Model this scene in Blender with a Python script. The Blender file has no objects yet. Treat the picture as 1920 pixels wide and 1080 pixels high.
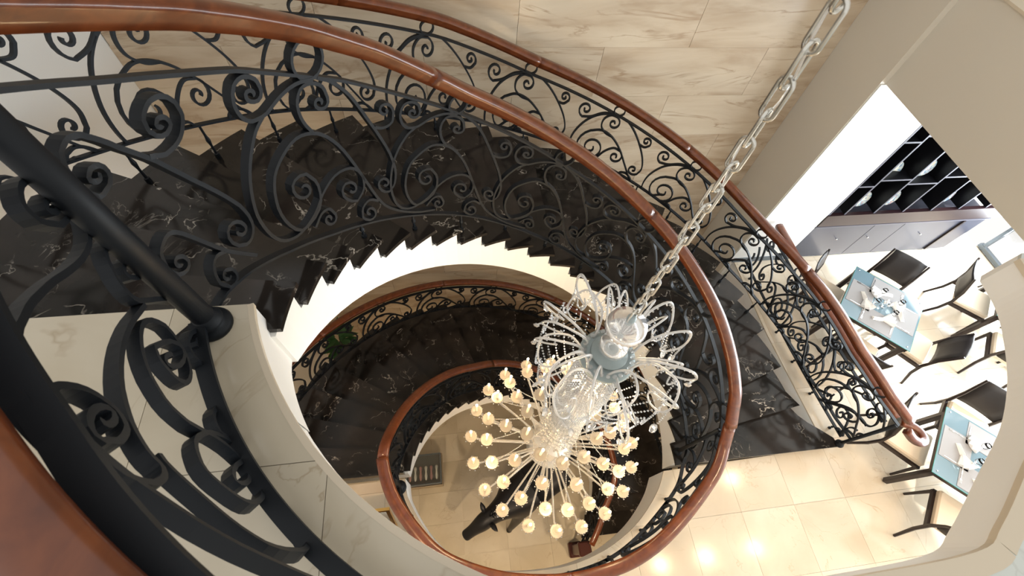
import bpy, math, random
from math import sin, cos, pi, radians, sqrt, atan2
from mathutils import Vector, Matrix
from mathutils.geometry import delaunay_2d_cdt
random.seed(7)
SC = bpy.context.scene
COL = SC.collection
S = 1.75            # metres per unit of plan length (camera height over the upper floor)
HG, HM = 5.69, 3.2  # depth of the ground floor and of the mezzanine below the camera, in units
RI = 2.2 / 23       # riser

def P3(x, y, h):
    return Vector((S * x, S * y, S * (HG - h)))

# ------------------------------------------------------------------ camera
cam_d = bpy.data.cameras.new('camera'); cam = bpy.data.objects.new('camera', cam_d); COL.objects.link(cam)
R3 = Matrix(((0.98973989, 0.0654031, -0.12702519), (-0.12154074, 0.85278461, -0.50792347), (0.07510536, 0.51815137, 0.85198495)))
cam.matrix_world = Matrix.Translation(P3(0, 0, 0)) @ R3.to_4x4()
cam_d.sensor_width = 36; cam_d.lens = 836.83 / 1920 * 36; cam_d.clip_start = 0.02; cam_d.clip_end = 200
cam_d.dof.use_dof = True; cam_d.dof.focus_distance = 5.0; cam_d.dof.aperture_fstop = 5.0
SC.camera = cam
# ------------------------------------------------------------------ world, sun, large lights, exposure
w = bpy.data.worlds.new('world'); SC.world = w; w.use_nodes = True
bg = w.node_tree.nodes['Background']; bg.inputs[0].default_value = (1.0, 0.985, 0.95, 1); bg.inputs[1].default_value = 1.03
SC.view_settings.view_transform = 'Standard'; SC.view_settings.look = 'None'
SC.view_settings.gamma = 1; SC.view_settings.use_curve_mapping = False
SC.view_settings.exposure = 0.0

def light(kind, name, loc, energy, color=(1, 1, 1), size=0.1, sizey=None, target=None, spot=None, blend=0.5):
    d = bpy.data.lights.new(name, kind); d.energy = energy; d.color = color
    o = bpy.data.objects.new(name, d); COL.objects.link(o); o.location = loc
    if kind == 'AREA':
        d.size = size
        if sizey: d.shape = 'RECTANGLE'; d.size_y = sizey
    elif kind == 'SUN': d.angle = size
    else: d.shadow_soft_size = size
    if kind == 'SPOT': d.spot_size = spot; d.spot_blend = blend
    if target is not None:
        o.rotation_euler = (Vector(target) - Vector(loc)).to_track_quat('-Z', 'Y').to_euler()
    return o
light('SUN', 'sun', (20, 0, 20), 5.0, (1.0, 0.95, 0.86), radians(0.8), target=(20 - 1.0, 0.38, 20 - 1.0))
# daylight entering the dining room through its glass wall
light('AREA', 'window_daylight', P3(5.05, 0.3, 2.3), 820, (0.86, 0.94, 1.0), 6.5, 2.4, target=P3(0, 0.3, 3.1))

# ------------------------------------------------------------------ materials
def mat(name, color=(.8, .8, .8), rough=.5, metal=0., spec=.5, trans=0., emit=None, estr=0., coat=0., ior=1.45):
    m = bpy.data.materials.new(name); m.use_nodes = True
    b = m.node_tree.nodes['Principled BSDF']
    b.inputs['Base Color'].default_value = (*color, 1); b.inputs['Roughness'].default_value = rough
    b.inputs['Metallic'].default_value = metal; b.inputs['Specular IOR Level'].default_value = spec
    b.inputs['Transmission Weight'].default_value = trans; b.inputs['IOR'].default_value = ior
    b.inputs['Coat Weight'].default_value = coat
    if emit: b.inputs['Emission Color'].default_value = (*emit, 1); b.inputs['Emission Strength'].default_value = estr
    return m
def nodes(m): return m.node_tree.nodes, m.node_tree.links, m.node_tree.nodes['Principled BSDF']
def coords(m, scale=(1, 1, 1), perobj=True):
    n, l, b = nodes(m)
    g = n.new('ShaderNodeNewGeometry'); mp = n.new('ShaderNodeMapping'); mp.inputs['Scale'].default_value = scale
    l.new(g.outputs['Position'], mp.inputs['Vector'])
    if perobj:   # every slab is cut from its own piece of stone
        oi = n.new('ShaderNodeObjectInfo'); mu = n.new('ShaderNodeMath'); mu.operation = 'MULTIPLY'; mu.inputs[1].default_value = 37.0
        l.new(oi.outputs['Random'], mu.inputs[0]); l.new(mu.outputs[0], mp.inputs['Location'])
    return mp.outputs[0]
def ramp(m, fac, stops):
    n, l, b = nodes(m); r = n.new('ShaderNodeValToRGB'); e = r.color_ramp.elements
    while len(e) > 1: e.remove(e[-1])
    e[0].position = stops[0][0]; e[0].color = (*stops[0][1], 1)
    for p, c in stops[1:]:
        k = e.new(p); k.color = (*c, 1)
    l.new(fac, r.inputs[0]); return r.outputs[0]
def noise(m, vec, scale, detail=6, dist=0., rough=.55):
    n, l, b = nodes(m); t = n.new('ShaderNodeTexNoise'); t.inputs['Scale'].default_value = scale
    t.inputs['Detail'].default_value = detail; t.inputs['Distortion'].default_value = dist; t.inputs['Roughness'].default_value = rough
    l.new(vec, t.inputs['Vector']); return t.outputs[0]
def mix(m, fac, a, b_, mode='MIX'):
    n, l, b = nodes(m); x = n.new('ShaderNodeMix'); x.data_type = 'RGBA'; x.blend_type = mode
    if isinstance(fac, float): x.inputs[0].default_value = fac
    else: l.new(fac, x.inputs[0])
    for s, v in ((6, a), (7, b_)):
        if isinstance(v, tuple): x.inputs[s].default_value = (*v, 1)
        else: l.new(v, x.inputs[s])
    return x.outputs[2]
def vein(m, vec, scale, dist, width):
    """thin wandering lines: |noise-0.5| close to zero"""
    n, l, b = nodes(m); t = noise(m, vec, scale, 5, dist)
    s = n.new('ShaderNodeMath'); s.operation = 'SUBTRACT'; s.inputs[1].default_value = .5; l.new(t, s.inputs[0])
    a = n.new('ShaderNodeMath'); a.operation = 'ABSOLUTE'; l.new(s.outputs[0], a.inputs[0])
    return ramp(m, a.outputs[0], [(0, (1, 1, 1)), (width, (0, 0, 0))])
def setcol(m, out):
    n, l, b = nodes(m); l.new(out, b.inputs['Base Color'])

def black_marble():
    m = mat('black_marble', rough=.12, spec=.38); v = coords(m)
    base = ramp(m, noise(m, v, 1.6, 5), [(.35, (.010, .009, .008)), (.6, (.028, .023, .020)), (.8, (.05, .038, .032))])
    v1 = vein(m, v, 2.0, .35, .007); br = ramp(m, noise(m, v, 3.0, 3), [(.52, (0, 0, 0)), (.66, (1, 1, 1))])
    n, l, b = nodes(m); v2 = vein(m, v, 4.0, .6, .010); b2 = ramp(m, noise(m, v, 2.0, 3), [(.55, (0, 0, 0)), (.68, (.8, .8, .8))]); mu = mix(m, 1.0, mix(m, 1.0, v1, br, 'MULTIPLY'), mix(m, 1.0, v2, b2, 'MULTIPLY'), 'ADD')
    c = mix(m, mu, base, (.55, .50, .43)); setcol(m, c); return m
def stone(name, a, b_, c_, vc, rough=.16, sc=(1, 1, 1), vw=.012, vs=1.3):
    m = mat(name, rough=rough); v = coords(m, sc)
    base = ramp(m, noise(m, v, 1.1, 6, .4), [(.3, a), (.52, b_), (.75, c_)])
    ve = vein(m, v, vs, 1.0, vw); br = ramp(m, noise(m, v, 2.2, 3), [(.42, (0, 0, 0)), (.7, (.8, .8, .8))])
    mu = mix(m, 1.0, ve, br, 'MULTIPLY'); setcol(m, mix(m, mu, base, vc)); return m
M = {}
M['black'] = black_marble()
M['cream'] = stone('cream_marble_floor', (.50, .435, .325), (.57, .505, .39), (.63, .57, .46), (.38, .29, .19), .15)
M['mezz'] = stone('ivory_marble_floor', (.56, .455, .335), (.64, .54, .41), (.70, .61, .485), (.46, .33, .20), .15, vw=.007)
M['cool_light_floor'] = stone('cool_light_marble_floor', (.56, .60, .57), (.64, .67, .63), (.72, .74, .70), (.38, .38, .34), .2)  # upper floor marble again, its grey mostly cooler light put into the colour
M['tan'] = stone('travertine_wall', (.40, .29, .19), (.56, .455, .335), (.64, .545, .415), (.29, .18, .10), .22, (.7, .7, 3.4), .03, 1.0)
M['nosing'] = mat('cream_nosing', (.66, .57, .44), .3)
M['white'] = mat('white_paint', (.86, .85, .82), .6)
M['beige'] = mat('beige_paint', (.70, .65, .56), .32)
M['iron'] = mat('wrought_iron', (.008, .010, .013), .5, .0, .28)
def wood():
    m = mat('mahogany', rough=.3, coat=.35); v = coords(m, (1, 1, 2), False)
    n, l, b = nodes(m); b.inputs['Coat Roughness'].default_value = .12
    c = ramp(m, noise(m, v, 7, 8, 1.4), [(.3, (.082, .018, .005)), (.5, (.128, .031, .008)), (.72, (.180, .048, .013))])
    setcol(m, c); return m
M['wood'] = wood()
M['dark_wood'] = mat('dark_stained_wood', (.022, .013, .012), .3)
M['band_wood'] = mat('wenge_band', (.022, .008, .010), .35)
M['lacquer'] = mat('blue_grey_lacquer', (.045, .05, .075), .28)
M['shelf_black'] = mat('black_shelving', (.006, .006, .008), .4)
M['shelf_edge'] = mat('grey_shelf_edge', (.09, .09, .12), .4)
M['steel'] = mat('galvanised_steel', (.62, .60, .55), .25, 1.)
M['cutlery'] = mat('polished_cutlery', (.8, .8, .8), .15, 1.)
M['plate_grey'] = mat('grey_green_metal_plate', (.36, .42, .42), .45, .2)
def crystal(name, col, rough, tr=.75):
    m = mat(name, col, rough, 0, .8, tr, ior=1.5); return m
M['crystal'] = crystal('clear_crystal', (.99, .98, .96), .03, .78)
M['curl'] = crystal('satin_crystal', (.98, .96, .93), .12, .55)
M['lace'] = crystal('pressed_crystal', (.80, .70, .56), .35, .45)
M['frost'] = crystal('frosted_crystal', (.97, .93, .86), .18, .75)
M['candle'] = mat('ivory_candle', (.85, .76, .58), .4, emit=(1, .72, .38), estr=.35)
M['flame'] = mat('lit_bulb', (1, .9, .7), .3, emit=(1., .74, .40), estr=16)
M['lamp'] = mat('lit_downlight', (1, .9, .7), .3, emit=(1., .80, .52), estr=45)
M['cushion'] = mat('cream_upholstery', (.70, .58, .44), .75)
M['panel'] = mat('black_leatherette', (.02, .016, .016), .5)
M['tableglass'] = mat('blue_tabletop_glass', (.14, .21, .25), .07, 0, .7)
M['glassedge'] = mat('green_glass_edge', (.10, .42, .40), .1, 0, .5, .3)
M['mat'] = mat('grey_placemat', (.27, .26, .26), .7)
M['napkin'] = mat('white_linen', (.85, .83, .80), .8)
M['glass'] = mat('clear_glass', (1, 1, 1), .02, 0, .5, 1.0)
M['window'] = mat('window_glass', (.9, .95, 1), .0, 0, .5, 1.0, ior=1.02)
wn, wl, wb = nodes(M['window']); tb = wn.new('ShaderNodeBsdfTransparent'); mx = wn.new('ShaderNodeMixShader'); gb = wn.new('ShaderNodeBsdfGlossy'); gb.inputs['Roughness'].default_value = .02
mx.inputs[0].default_value = .08; wl.new(tb.outputs[0], mx.inputs[1]); wl.new(gb.outputs[0], mx.inputs[2]); wl.new(mx.outputs[0], wn['Material Output'].inputs['Surface'])
M['alu'] = mat('grey_aluminium_frame', (.16, .19, .22), .35, .5)
M['bronze'] = mat('dark_bronze', (.020, .021, .026), .42, .35)
M['gold'] = mat('gilt', (.75, .50, .17), .3, 1.)
M['red_wood'] = mat('red_lacquered_wood', (.13, .018, .012), .3)
M['leaf'] = mat('plant_leaf', (.03, .10, .025), .45)
M['pot'] = mat('terracotta', (.3, .14, .08), .7)
M['case_base'] = mat('tan_case_base', (.42, .34, .24), .5)
M['pink'] = mat('rose_stone', (.36, .20, .20), .5)
M['ornament'] = mat('pale_stone', (.55, .58, .55), .5)
M['velvet'] = mat('grey_velvet', (.07, .08, .08), .9)
def plate_mat():
    m = mat('painted_plate', rough=.25); v = coords(m, (1, 1, 1)); 
    c = ramp(m, noise(m, v, 22, 4, .6), [(.40, (.75, .68, .55)), (.5, (.55, .62, .62)), (.56, (.12, .28, .42)), (.62, (.62, .30, .24)), (.7, (.8, .74, .6))])
    setcol(m, c); return m
M['plate'] = plate_mat()

# ------------------------------------------------------------------ mesh helpers
def mesh(name, V, F, m, parent=None, smooth=False):
    me = bpy.data.meshes.new(name); me.from_pydata([tuple(v) for v in V], [], F); me.materials.append(m if not isinstance(m, str) else M[m])
    if smooth: me.shade_smooth()
    o = bpy.data.objects.new(name, me); COL.objects.link(o)
    if parent is not None: o.parent = parent
    return o
class MB:
    def __init__(s): s.V = []; s.F = []
    def add(s, V, F):
        k = len(s.V); s.V += [Vector(v) for v in V]; s.F += [tuple(i + k for i in f) for f in F]; return s
    def box(s, c, d, rot=None):
        V = [Vector((a * d[0] / 2, b * d[1] / 2, e * d[2] / 2)) for a in (-1, 1) for b in (-1, 1) for e in (-1, 1)]
        if rot is not None: V = [rot @ v for v in V]
        c = Vector(c)
        return s.add([v + c for v in V], [(0, 1, 3, 2), (4, 6, 7, 5), (0, 4, 5, 1), (2, 3, 7, 6), (0, 2, 6, 4), (1, 5, 7, 3)])
    def bevbox(s, c, d, b=.01, rot=None):
        """box with chamfered vertical and top edges"""
        x, y, z = d[0] / 2, d[1] / 2, d[2] / 2; b = min(b, x * .45, y * .45, z * .45)
        rings = []
        for zz, q in ((-z, b), (-z + b, 0), (z - b, 0), (z, b)):
            X, Y = x - q, y - q; k = b
            rings.append([(X, -Y + k, zz), (X, Y - k, zz), (X - k, Y, zz), (-X + k, Y, zz), (-X, Y - k, zz), (-X, -Y + k, zz), (-X + k, -Y, zz), (X - k, -Y, zz)])
        V = [Vector(v) for r in rings for v in r]
        if rot is not None: V = [rot @ v for v in V]
        c = Vector(c); V = [v + c for v in V]
        F = [tuple(range(7, -1, -1)), tuple(range(24, 32))]
        for i in range(3):
            for j in range(8): a = i * 8 + j; b2 = i * 8 + (j + 1) % 8; F.append((a, b2, b2 + 8, a + 8))
        return s.add(V, F)
    def lathe(s, prof, c=(0, 0, 0), n=16, rot=None, cap=True):
        c = Vector(c); V = []; F = []
        for r, z in prof:
            for i in range(n):
                a = 2 * pi * i / n; v = Vector((r * cos(a), r * sin(a), z)); V.append((rot @ v if rot is not None else v) + c)
        for j in range(len(prof) - 1):
            for i in range(n): a = j * n + i; b = j * n + (i + 1) % n; F.append((a, b, b + n, a + n))
        if cap: F.append(tuple(range(n - 1, -1, -1))); F.append(tuple(range((len(prof) - 1) * n, len(prof) * n)))
        return s.add(V, F)
    def tube(s, pts, r, n=8, cap=True):
        pts = [Vector(p) for p in pts]; N = len(pts); V = []; F = []
        rr = r if isinstance(r, (list, tuple)) else [r] * N
        up = None
        for i, p in enumerate(pts):
            t = (pts[min(i + 1, N - 1)] - pts[max(i - 1, 0)]); t = t.normalized() if t.length > 1e-9 else Vector((0, 0, 1))
            if up is None: up = Vector((0, 0, 1)) if abs(t.z) < .9 else Vector((1, 0, 0))
            a = (up - t * up.dot(t)); a = a.normalized() if a.length > 1e-6 else t.orthogonal().normalized(); up = a; b = t.cross(a)
            for k in range(n): q = 2 * pi * k / n; V.append(p + (a * cos(q) + b * sin(q)) * rr[i])
        for i in range(N - 1):
            for k in range(n): a_ = i * n + k; b_ = i * n + (k + 1) % n; F.append((a_, b_, b_ + n, a_ + n))
        if cap: F.append(tuple(range(n - 1, -1, -1))); F.append(tuple(range((N - 1) * n, N * n)))
        return s.add(V, F)
    def sphere(s, c, r, n=8, m=6, sc=(1, 1, 1)):
        prof = [(max(r * sin(pi * j / m), 1e-5), -r * cos(pi * j / m)) for j in range(m + 1)]
        k = len(s.V); s.lathe(prof, (0, 0, 0), n, cap=False)
        for i in range(k, len(s.V)): v = s.V[i]; s.V[i] = Vector((v.x * sc[0], v.y * sc[1], v.z * sc[2])) + Vector(c)
        return s
    def prism(s, poly, z0, z1):
        n = len(poly); V = [Vector((p[0], p[1], z0)) for p in poly] + [Vector((p[0], p[1], z1)) for p in poly]
        F = [tuple(range(n - 1, -1, -1)), tuple(range(n, 2 * n))] + [(i, (i + 1) % n, (i + 1) % n + n, i + n) for i in range(n)]
        return s.add(V, F)
    def build(s, name, m, parent=None, smooth=False): return mesh(name, s.V, s.F, m, parent, smooth)

def tag(o, label=None, cat=None, group=None, kind=None):
    if label: o['label'] = label
    if cat: o['category'] = cat
    if group: o['group'] = group
    if kind: o['kind'] = kind
    return o
def empty(name, loc=(0, 0, 0), rz=0):
    o = bpy.data.objects.new(name, None); o.empty_display_size = .1; COL.objects.link(o); o.location = loc; o.rotation_euler = (0, 0, rz); return o
def kids(o): return [c for c in bpy.data.objects if c.parent == o]
CH = {}
def copy_tree(o, parent=None):
    c = o.copy(); COL.objects.link(c)
    if parent is not None: c.parent = parent
    for k in CH.setdefault(o.name, kids(o)): copy_tree(k, c)
    return c
def catmull(P, k=8):
    P = [Vector(p) for p in P]; Q = [P[0] * 2 - P[1]] + P + [P[-1] * 2 - P[-2]]; out = []
    for i in range(1, len(Q) - 2):
        for j in range(k):
            t = j / k; a, b, c, d = Q[i - 1:i + 3]
            out.append(.5 * ((2 * b) + (c - a) * t + (2 * a - 5 * b + 4 * c - d) * t * t + (3 * b - a - 3 * c + d) * t ** 3))
    out.append(P[-1]); return out
def arc(c, R, a0, a1, n):
    return [(c[0] + R * cos(radians(a0 + (a1 - a0) * i / n)), c[1] + R * sin(radians(a0 + (a1 - a0) * i / n))) for i in range(n + 1)]
def inside(p, poly):
    x, y = p; r = False; j = len(poly) - 1
    for i in range(len(poly)):
        xi, yi = poly[i]; xj, yj = poly[j]
        if (yi > y) != (yj > y) and x < (xj - xi) * (y - yi) / (yj - yi) + xi: r = not r
        j = i
    return r
def region(rect, hole, z0, z1):
    """flat slab = rect minus hole (plan units in, metres out), as vertices and faces"""
    x0, y0, x1, y1 = rect
    R = [(x0, y0), (x1, y0), (x1, y1), (x0, y1)]
    V = [Vector(p) for p in R] + [Vector(p) for p in hole]
    n = len(hole); Ed = [(i, (i + 1) % 4) for i in range(4)] + [(4 + i, 4 + (i + 1) % n) for i in range(n)]
    v, e, f, *_ = delaunay_2d_cdt(V, Ed, [], 0, 1e-6)
    keep = []
    for t in f:
        c = sum((v[i] for i in t), Vector((0, 0))) / len(t)
        if x0 < c.x < x1 and y0 < c.y < y1 and not inside(c, hole): keep.append(tuple(t))
    if not keep: return None
    used = sorted({i for t in keep for i in t}); mp = {u: k for k, u in enumerate(used)}; N = len(used)
    VV = [Vector((v[u].x * S, v[u].y * S, z1)) for u in used] + [Vector((v[u].x * S, v[u].y * S, z0)) for u in used]
    FF = []; cnt = {}
    for t in keep:
        a = [mp[i] for i in t]
        ar = sum(VV[a[i]].x * VV[a[(i + 1) % len(a)]].y - VV[a[(i + 1) % len(a)]].x * VV[a[i]].y for i in range(len(a)))
        if abs(ar) < 1e-9: continue
        if ar < 0: a = a[::-1]
        FF.append(tuple(a)); FF.append(tuple(i + N for i in a[::-1]))
        for i in range(len(a)): q = (a[i], a[(i + 1) % len(a)]); cnt[q] = 1
    if not FF: return None
    for (a, b) in cnt:
        if (b, a) not in cnt: FF.append((b, a, a + N, b + N))
    return VV, FF
def tiles(parent, x0, x1, y0, y1, px, py, ox, oy, hole, h, m, th=.02, joint=.0007, box=None):
    """individual floor tiles in plan units, top at depth h"""
    zt = S * (HG - h)
    for i in range(math.floor((x0 - ox) / px), math.ceil((x1 - ox) / px)):
        for j in range(math.floor((y0 - oy) / py), math.ceil((y1 - oy) / py)):
            a, b = max(ox + i * px, x0) + joint, min(ox + (i + 1) * px, x1) - joint
            c, d = max(oy + j * py, y0) + joint, min(oy + (j + 1) * py, y1) - joint
            if b - a < .02 or d - c < .02: continue
            r = region((a, c, b, d), hole, zt - th, zt)
            if r: mesh('tile', r[0], r[1], m((a + b) / 2, (c + d) / 2) if callable(m) else m, parent)

# ------------------------------------------------------------------ plan data
OI = (.473, .496); OO = (.455, .495); CU = (.444, .842)
WX, NY, PX, PY = -1.685, 2.49, 2.487, 2.04          # west wall, north wall, pier face, dining north wall
def lerp(x, T):
    if x <= T[0][0]: return T[0][1]
    for (a, b), (c, d) in zip(T, T[1:]):
        if x <= c: return b + (d - b) * (x - a) / (c - a)
    return T[-1][1]
# upper opening
upper_arc = arc(CU, .975, -165.6, -90, 26)
curve_se = catmull([(.70, -.128, 0), (1.03, -.12, 0), (1.13, -.08, 0), (1.28, .02, 0), (1.44, .13, 0), (1.56, .25, 0), (1.65, .38, 0), (1.70, .48, 0), (1.72, .58, 0)], 5)
HU_ = [(WX, .601)] + [(-.499, .60)] + upper_arc[1:] + [(p.x, p.y) for p in curve_se] + [(1.74, .60), (PX + .04, .60), (PX + .04, NY), (WX, NY)]
# mezzanine opening
rim = [(-.403, .506), (-.395, .42), (-.372, .36), (-.32, .26), (-.245, .15), (-.15, .055), (-.05, -.015), (.09, -.065), (.24, -.095), (.44, -.108), (.62, -.10), (.80, -.06), (.95, .0), (1.08, .075), (1.19, .165), (1.28, .26), (1.345, .36)]
rimc = [(p.x, p.y) for p in catmull([(a, b, 0) for a, b in rim], 4)]
HMZ = [(WX, .51)] + rimc + [(2.60, .385), (2.585, .65), (2.545, 1.3), (2.545, PY - .001), (PX + .03, PY - .001), (PX + .03, NY), (WX, NY)]
XE = 5.15; YS = -2.6
def zc(h): return S * (HG - h)

# ------------------------------------------------------------------ setting: slabs and floors
g = empty('floor', (0, 0, 0)); tag(g, 'cream marble tiled ground floor at the bottom of the stairwell', kind='structure')
MB().box((S * (WX + XE) / 2, S * (YS + NY) / 2, -.06), (S * (XE - WX), S * (NY - YS), .08)).build('screed', 'nosing', g)
NOH = [(90, 90), (91, 90), (91, 91)]
tiles(g, WX, 2.6, -1.2, NY, .48, .327, -.08, .05, NOH, HG, 'cream')
g = empty('floor_mezzanine'); tag(g, 'warm cream marble mezzanine floor around the round opening', kind='structure')
V, F = region((WX, YS, XE, NY), HMZ, zc(HM + .30), zc(HM) - .02); mesh('slab', V, F, 'white', g)
tiles(g, WX, XE, -1.5, PY, .388, .388, 1.797 - .388 * 9, .052 - .388 * 4, HMZ, HM, 'mezz')
g = empty('floor_upper'); tag(g, 'marble landing floor of the upper level, curved at its edge', kind='structure')
V, F = region((WX - .4, YS, PX + .04, .62), HU_, zc(1.13), zc(1) - .02); mesh('slab', V, F, 'white', g)
tiles(g, WX - .4, PX + .04, -1.6, .601, .388, .388, -.67 - .388 * 2, .601 - .388 * 6, HU_, 1.0, lambda x, y: 'cream' if x < .95 else 'cool_light_floor')  # east tiles carry the cooler light in their stone colour
# cream stone nosing along the curved south-east edge
nos = [(p.x, p.y) for p in curve_se]
def strip(path, w0, w1, z0, z1):
    V = []; n = len(path)
    for i, p in enumerate(path):
        a = path[max(i - 1, 0)]; b = path[min(i + 1, n - 1)]; t = Vector((b[0] - a[0], b[1] - a[1])).normalized(); nn = Vector((t.y, -t.x))
        for ww, z in ((w0, z0), (w1, z0), (w1, z1), (w0, z1)): V.append((S * (p[0] + nn.x * ww), S * (p[1] + nn.y * ww), z))
    F = [(0, 1, 2, 3), (4 * n - 1, 4 * n - 2, 4 * n - 3, 4 * n - 4)]
    for i in range(n - 1):
        for k in range(4): a = i * 4 + k; b = i * 4 + (k + 1) % 4; F.append((a, a + 4, b + 4, b))
    return V, F
for k in range(0, len(nos) - 1, 8):
    V, F = strip(nos[k:k + 9], -.006, .035, zc(1) - .03, zc(1) + .004); mesh('nosing', V, F, 'nosing', g)
V, F = strip([(-.499, .60)] + upper_arc[1:] + [(.70, -.128)], -.008, .006, zc(1) - .026, zc(1) + .001); mesh('nosing', V, F, 'nosing', g)
V = []; F = []; AA = [-166 + i for i in range(20)]
for a in AA:
    hb_ = lerp(a, [(-166, 1.31), (-160, 1.24), (-147, 1.14)])
    for rr_, hh_ in ((.972, 1.02), (.972, hb_), (.99, hb_), (.99, 1.02)): V.append(P3(CU[0] + rr_ * cos(radians(a)), CU[1] + rr_ * sin(radians(a)), hh_))
for i in range(len(AA) - 1):
    for k in range(4): a = 4 * i + k; b = 4 * i + (k + 1) % 4; F.append((a, a + 4, b + 4, b))
mesh('fascia', V, F, 'white', g)
# ceiling slab over the dining room, parapet beam on its edge
g = empty('ceiling'); tag(g, 'white ceiling slab over the dining room', kind='structure')
MB().box((S * (PX + .1 + XE) / 2, S * (.62 + PY) / 2, (zc(.9) + zc(1.417)) / 2), (S * (XE - PX - .1), S * (PY - .62), zc(.9) - zc(1.417))).build('slab', 'white', g)
MB().box((S * (PX + .04 + XE) / 2, S * (.615 + YS) / 2, (zc(1) + zc(1.13)) / 2), (S * (XE - PX - .04), S * (.615 - YS), zc(1) - zc(1.13))).build('slab', 'white', g)
g = empty('wall_east'); tag(g, 'beige painted beam wall above the dining room opening', kind='structure')
MB().box((S * (PX + .07), S * (.62 + PY) / 2, (zc(.87) + zc(1.417)) / 2), (S * .06, S * (PY - .62), zc(.87) - zc(1.417))).build('beam', 'beige', g)
MB().box((S * (PX + .08), S * (.62 + PY) / 2, zc(.865)), (S * .10, S * (PY - .62), .02)).build('nosing', 'nosing', g)
MB().box((S * (PX + 3.03) / 2, S * (PY + NY + .1) / 2, (zc(-1.2)) / 2), (S * (3.03 - PX), S * (NY + .1 - PY), zc(-1.2))).build('pier', 'beige', g)
g = empty('wall_dining'); tag(g, 'white wall beside the dining room shelving', kind='structure')
MB().box((S * (PX + .005 + 3.04) / 2, S * (PY - .004), (zc(HM) + zc(1.417)) / 2), (S * (3.03 - PX), S * .008, zc(1.417) - zc(HM))).build('plaster', 'white', g)
MB().box((S * (PX + .33), S * (PY - .012), zc(HM) + .05), (S * .60, S * .008, .10)).build('baseboard', 'alu', g)
g = empty('wall_behind_shelving'); tag(g, 'white wall behind the black shelving', kind='structure')
MB().box((S * (3.05 + XE) / 2, S * (PY + .32), (zc(HM) + zc(.9)) / 2), (S * (XE - 3.05), S * .06, zc(.9) - zc(HM))).build('plaster', 'white', g)
g = empty('wall_west'); tag(g, 'plain white wall west of the staircase', kind='structure')
MB().box((S * (WX - .05), S * (NY + .6) / 2 - .0, zc(-1.2) / 2), (S * .1, S * (NY - .6 + .1), zc(-1.2))).build('plaster', 'white', g)
MB().box((S * (WX - .05), S * (.598 + YS) / 2, zc(1.14) / 2), (S * .1, S * (.598 - YS), zc(1.14))).build('plaster', 'white', g)
g = empty('wall_south'); tag(g, 'plain wall south of the lower floors', kind='structure')
MB().box((S * (WX + XE) / 2, S * (YS - .05), zc(1.14) / 2), (S * (XE - WX), S * .1, zc(1.14))).build('plaster', 'white', g)
g = empty('wall_east_ground'); tag(g, 'plain wall east of the ground floor', kind='structure')
MB().box((S * 2.85, S * (YS + NY) / 2, zc(HM + .3) / 2), (S * .1, S * (NY - YS), zc(HM + .3))).build('plaster', 'white', g)
# north marble wall, slab by slab
g = empty('wall_north'); tag(g, 'tan veined marble wall behind the staircase, laid in courses', kind='structure')
MB().box((S * (WX + PX) / 2, S * (NY + .06), zc(-1.2) / 2), (S * (PX - WX), S * .09, zc(-1.2))).build('backing', 'nosing', g)
hh = -.51; row = 0
while hh < HG - .02:
    h2 = min(hh + .33, HG); off = .44 - (0 if row % 2 else .53); k = math.floor((WX - off) / 1.06)
    while off + k * 1.06 < PX:
        a, b = max(off + k * 1.06, WX) + .001, min(off + (k + 1) * 1.06, PX) - .001
        if b - a > .02:
            th = .022 + random.uniform(0, .003)
            MB().box((S * (a + b) / 2, S * NY + th / 2 - .005, (zc(hh) + zc(h2)) / 2), (S * (b - a), th, S * (h2 - hh) - .0014)).build('slab', 'tan', g)
        k += 1
    hh = h2; row += 1

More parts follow.
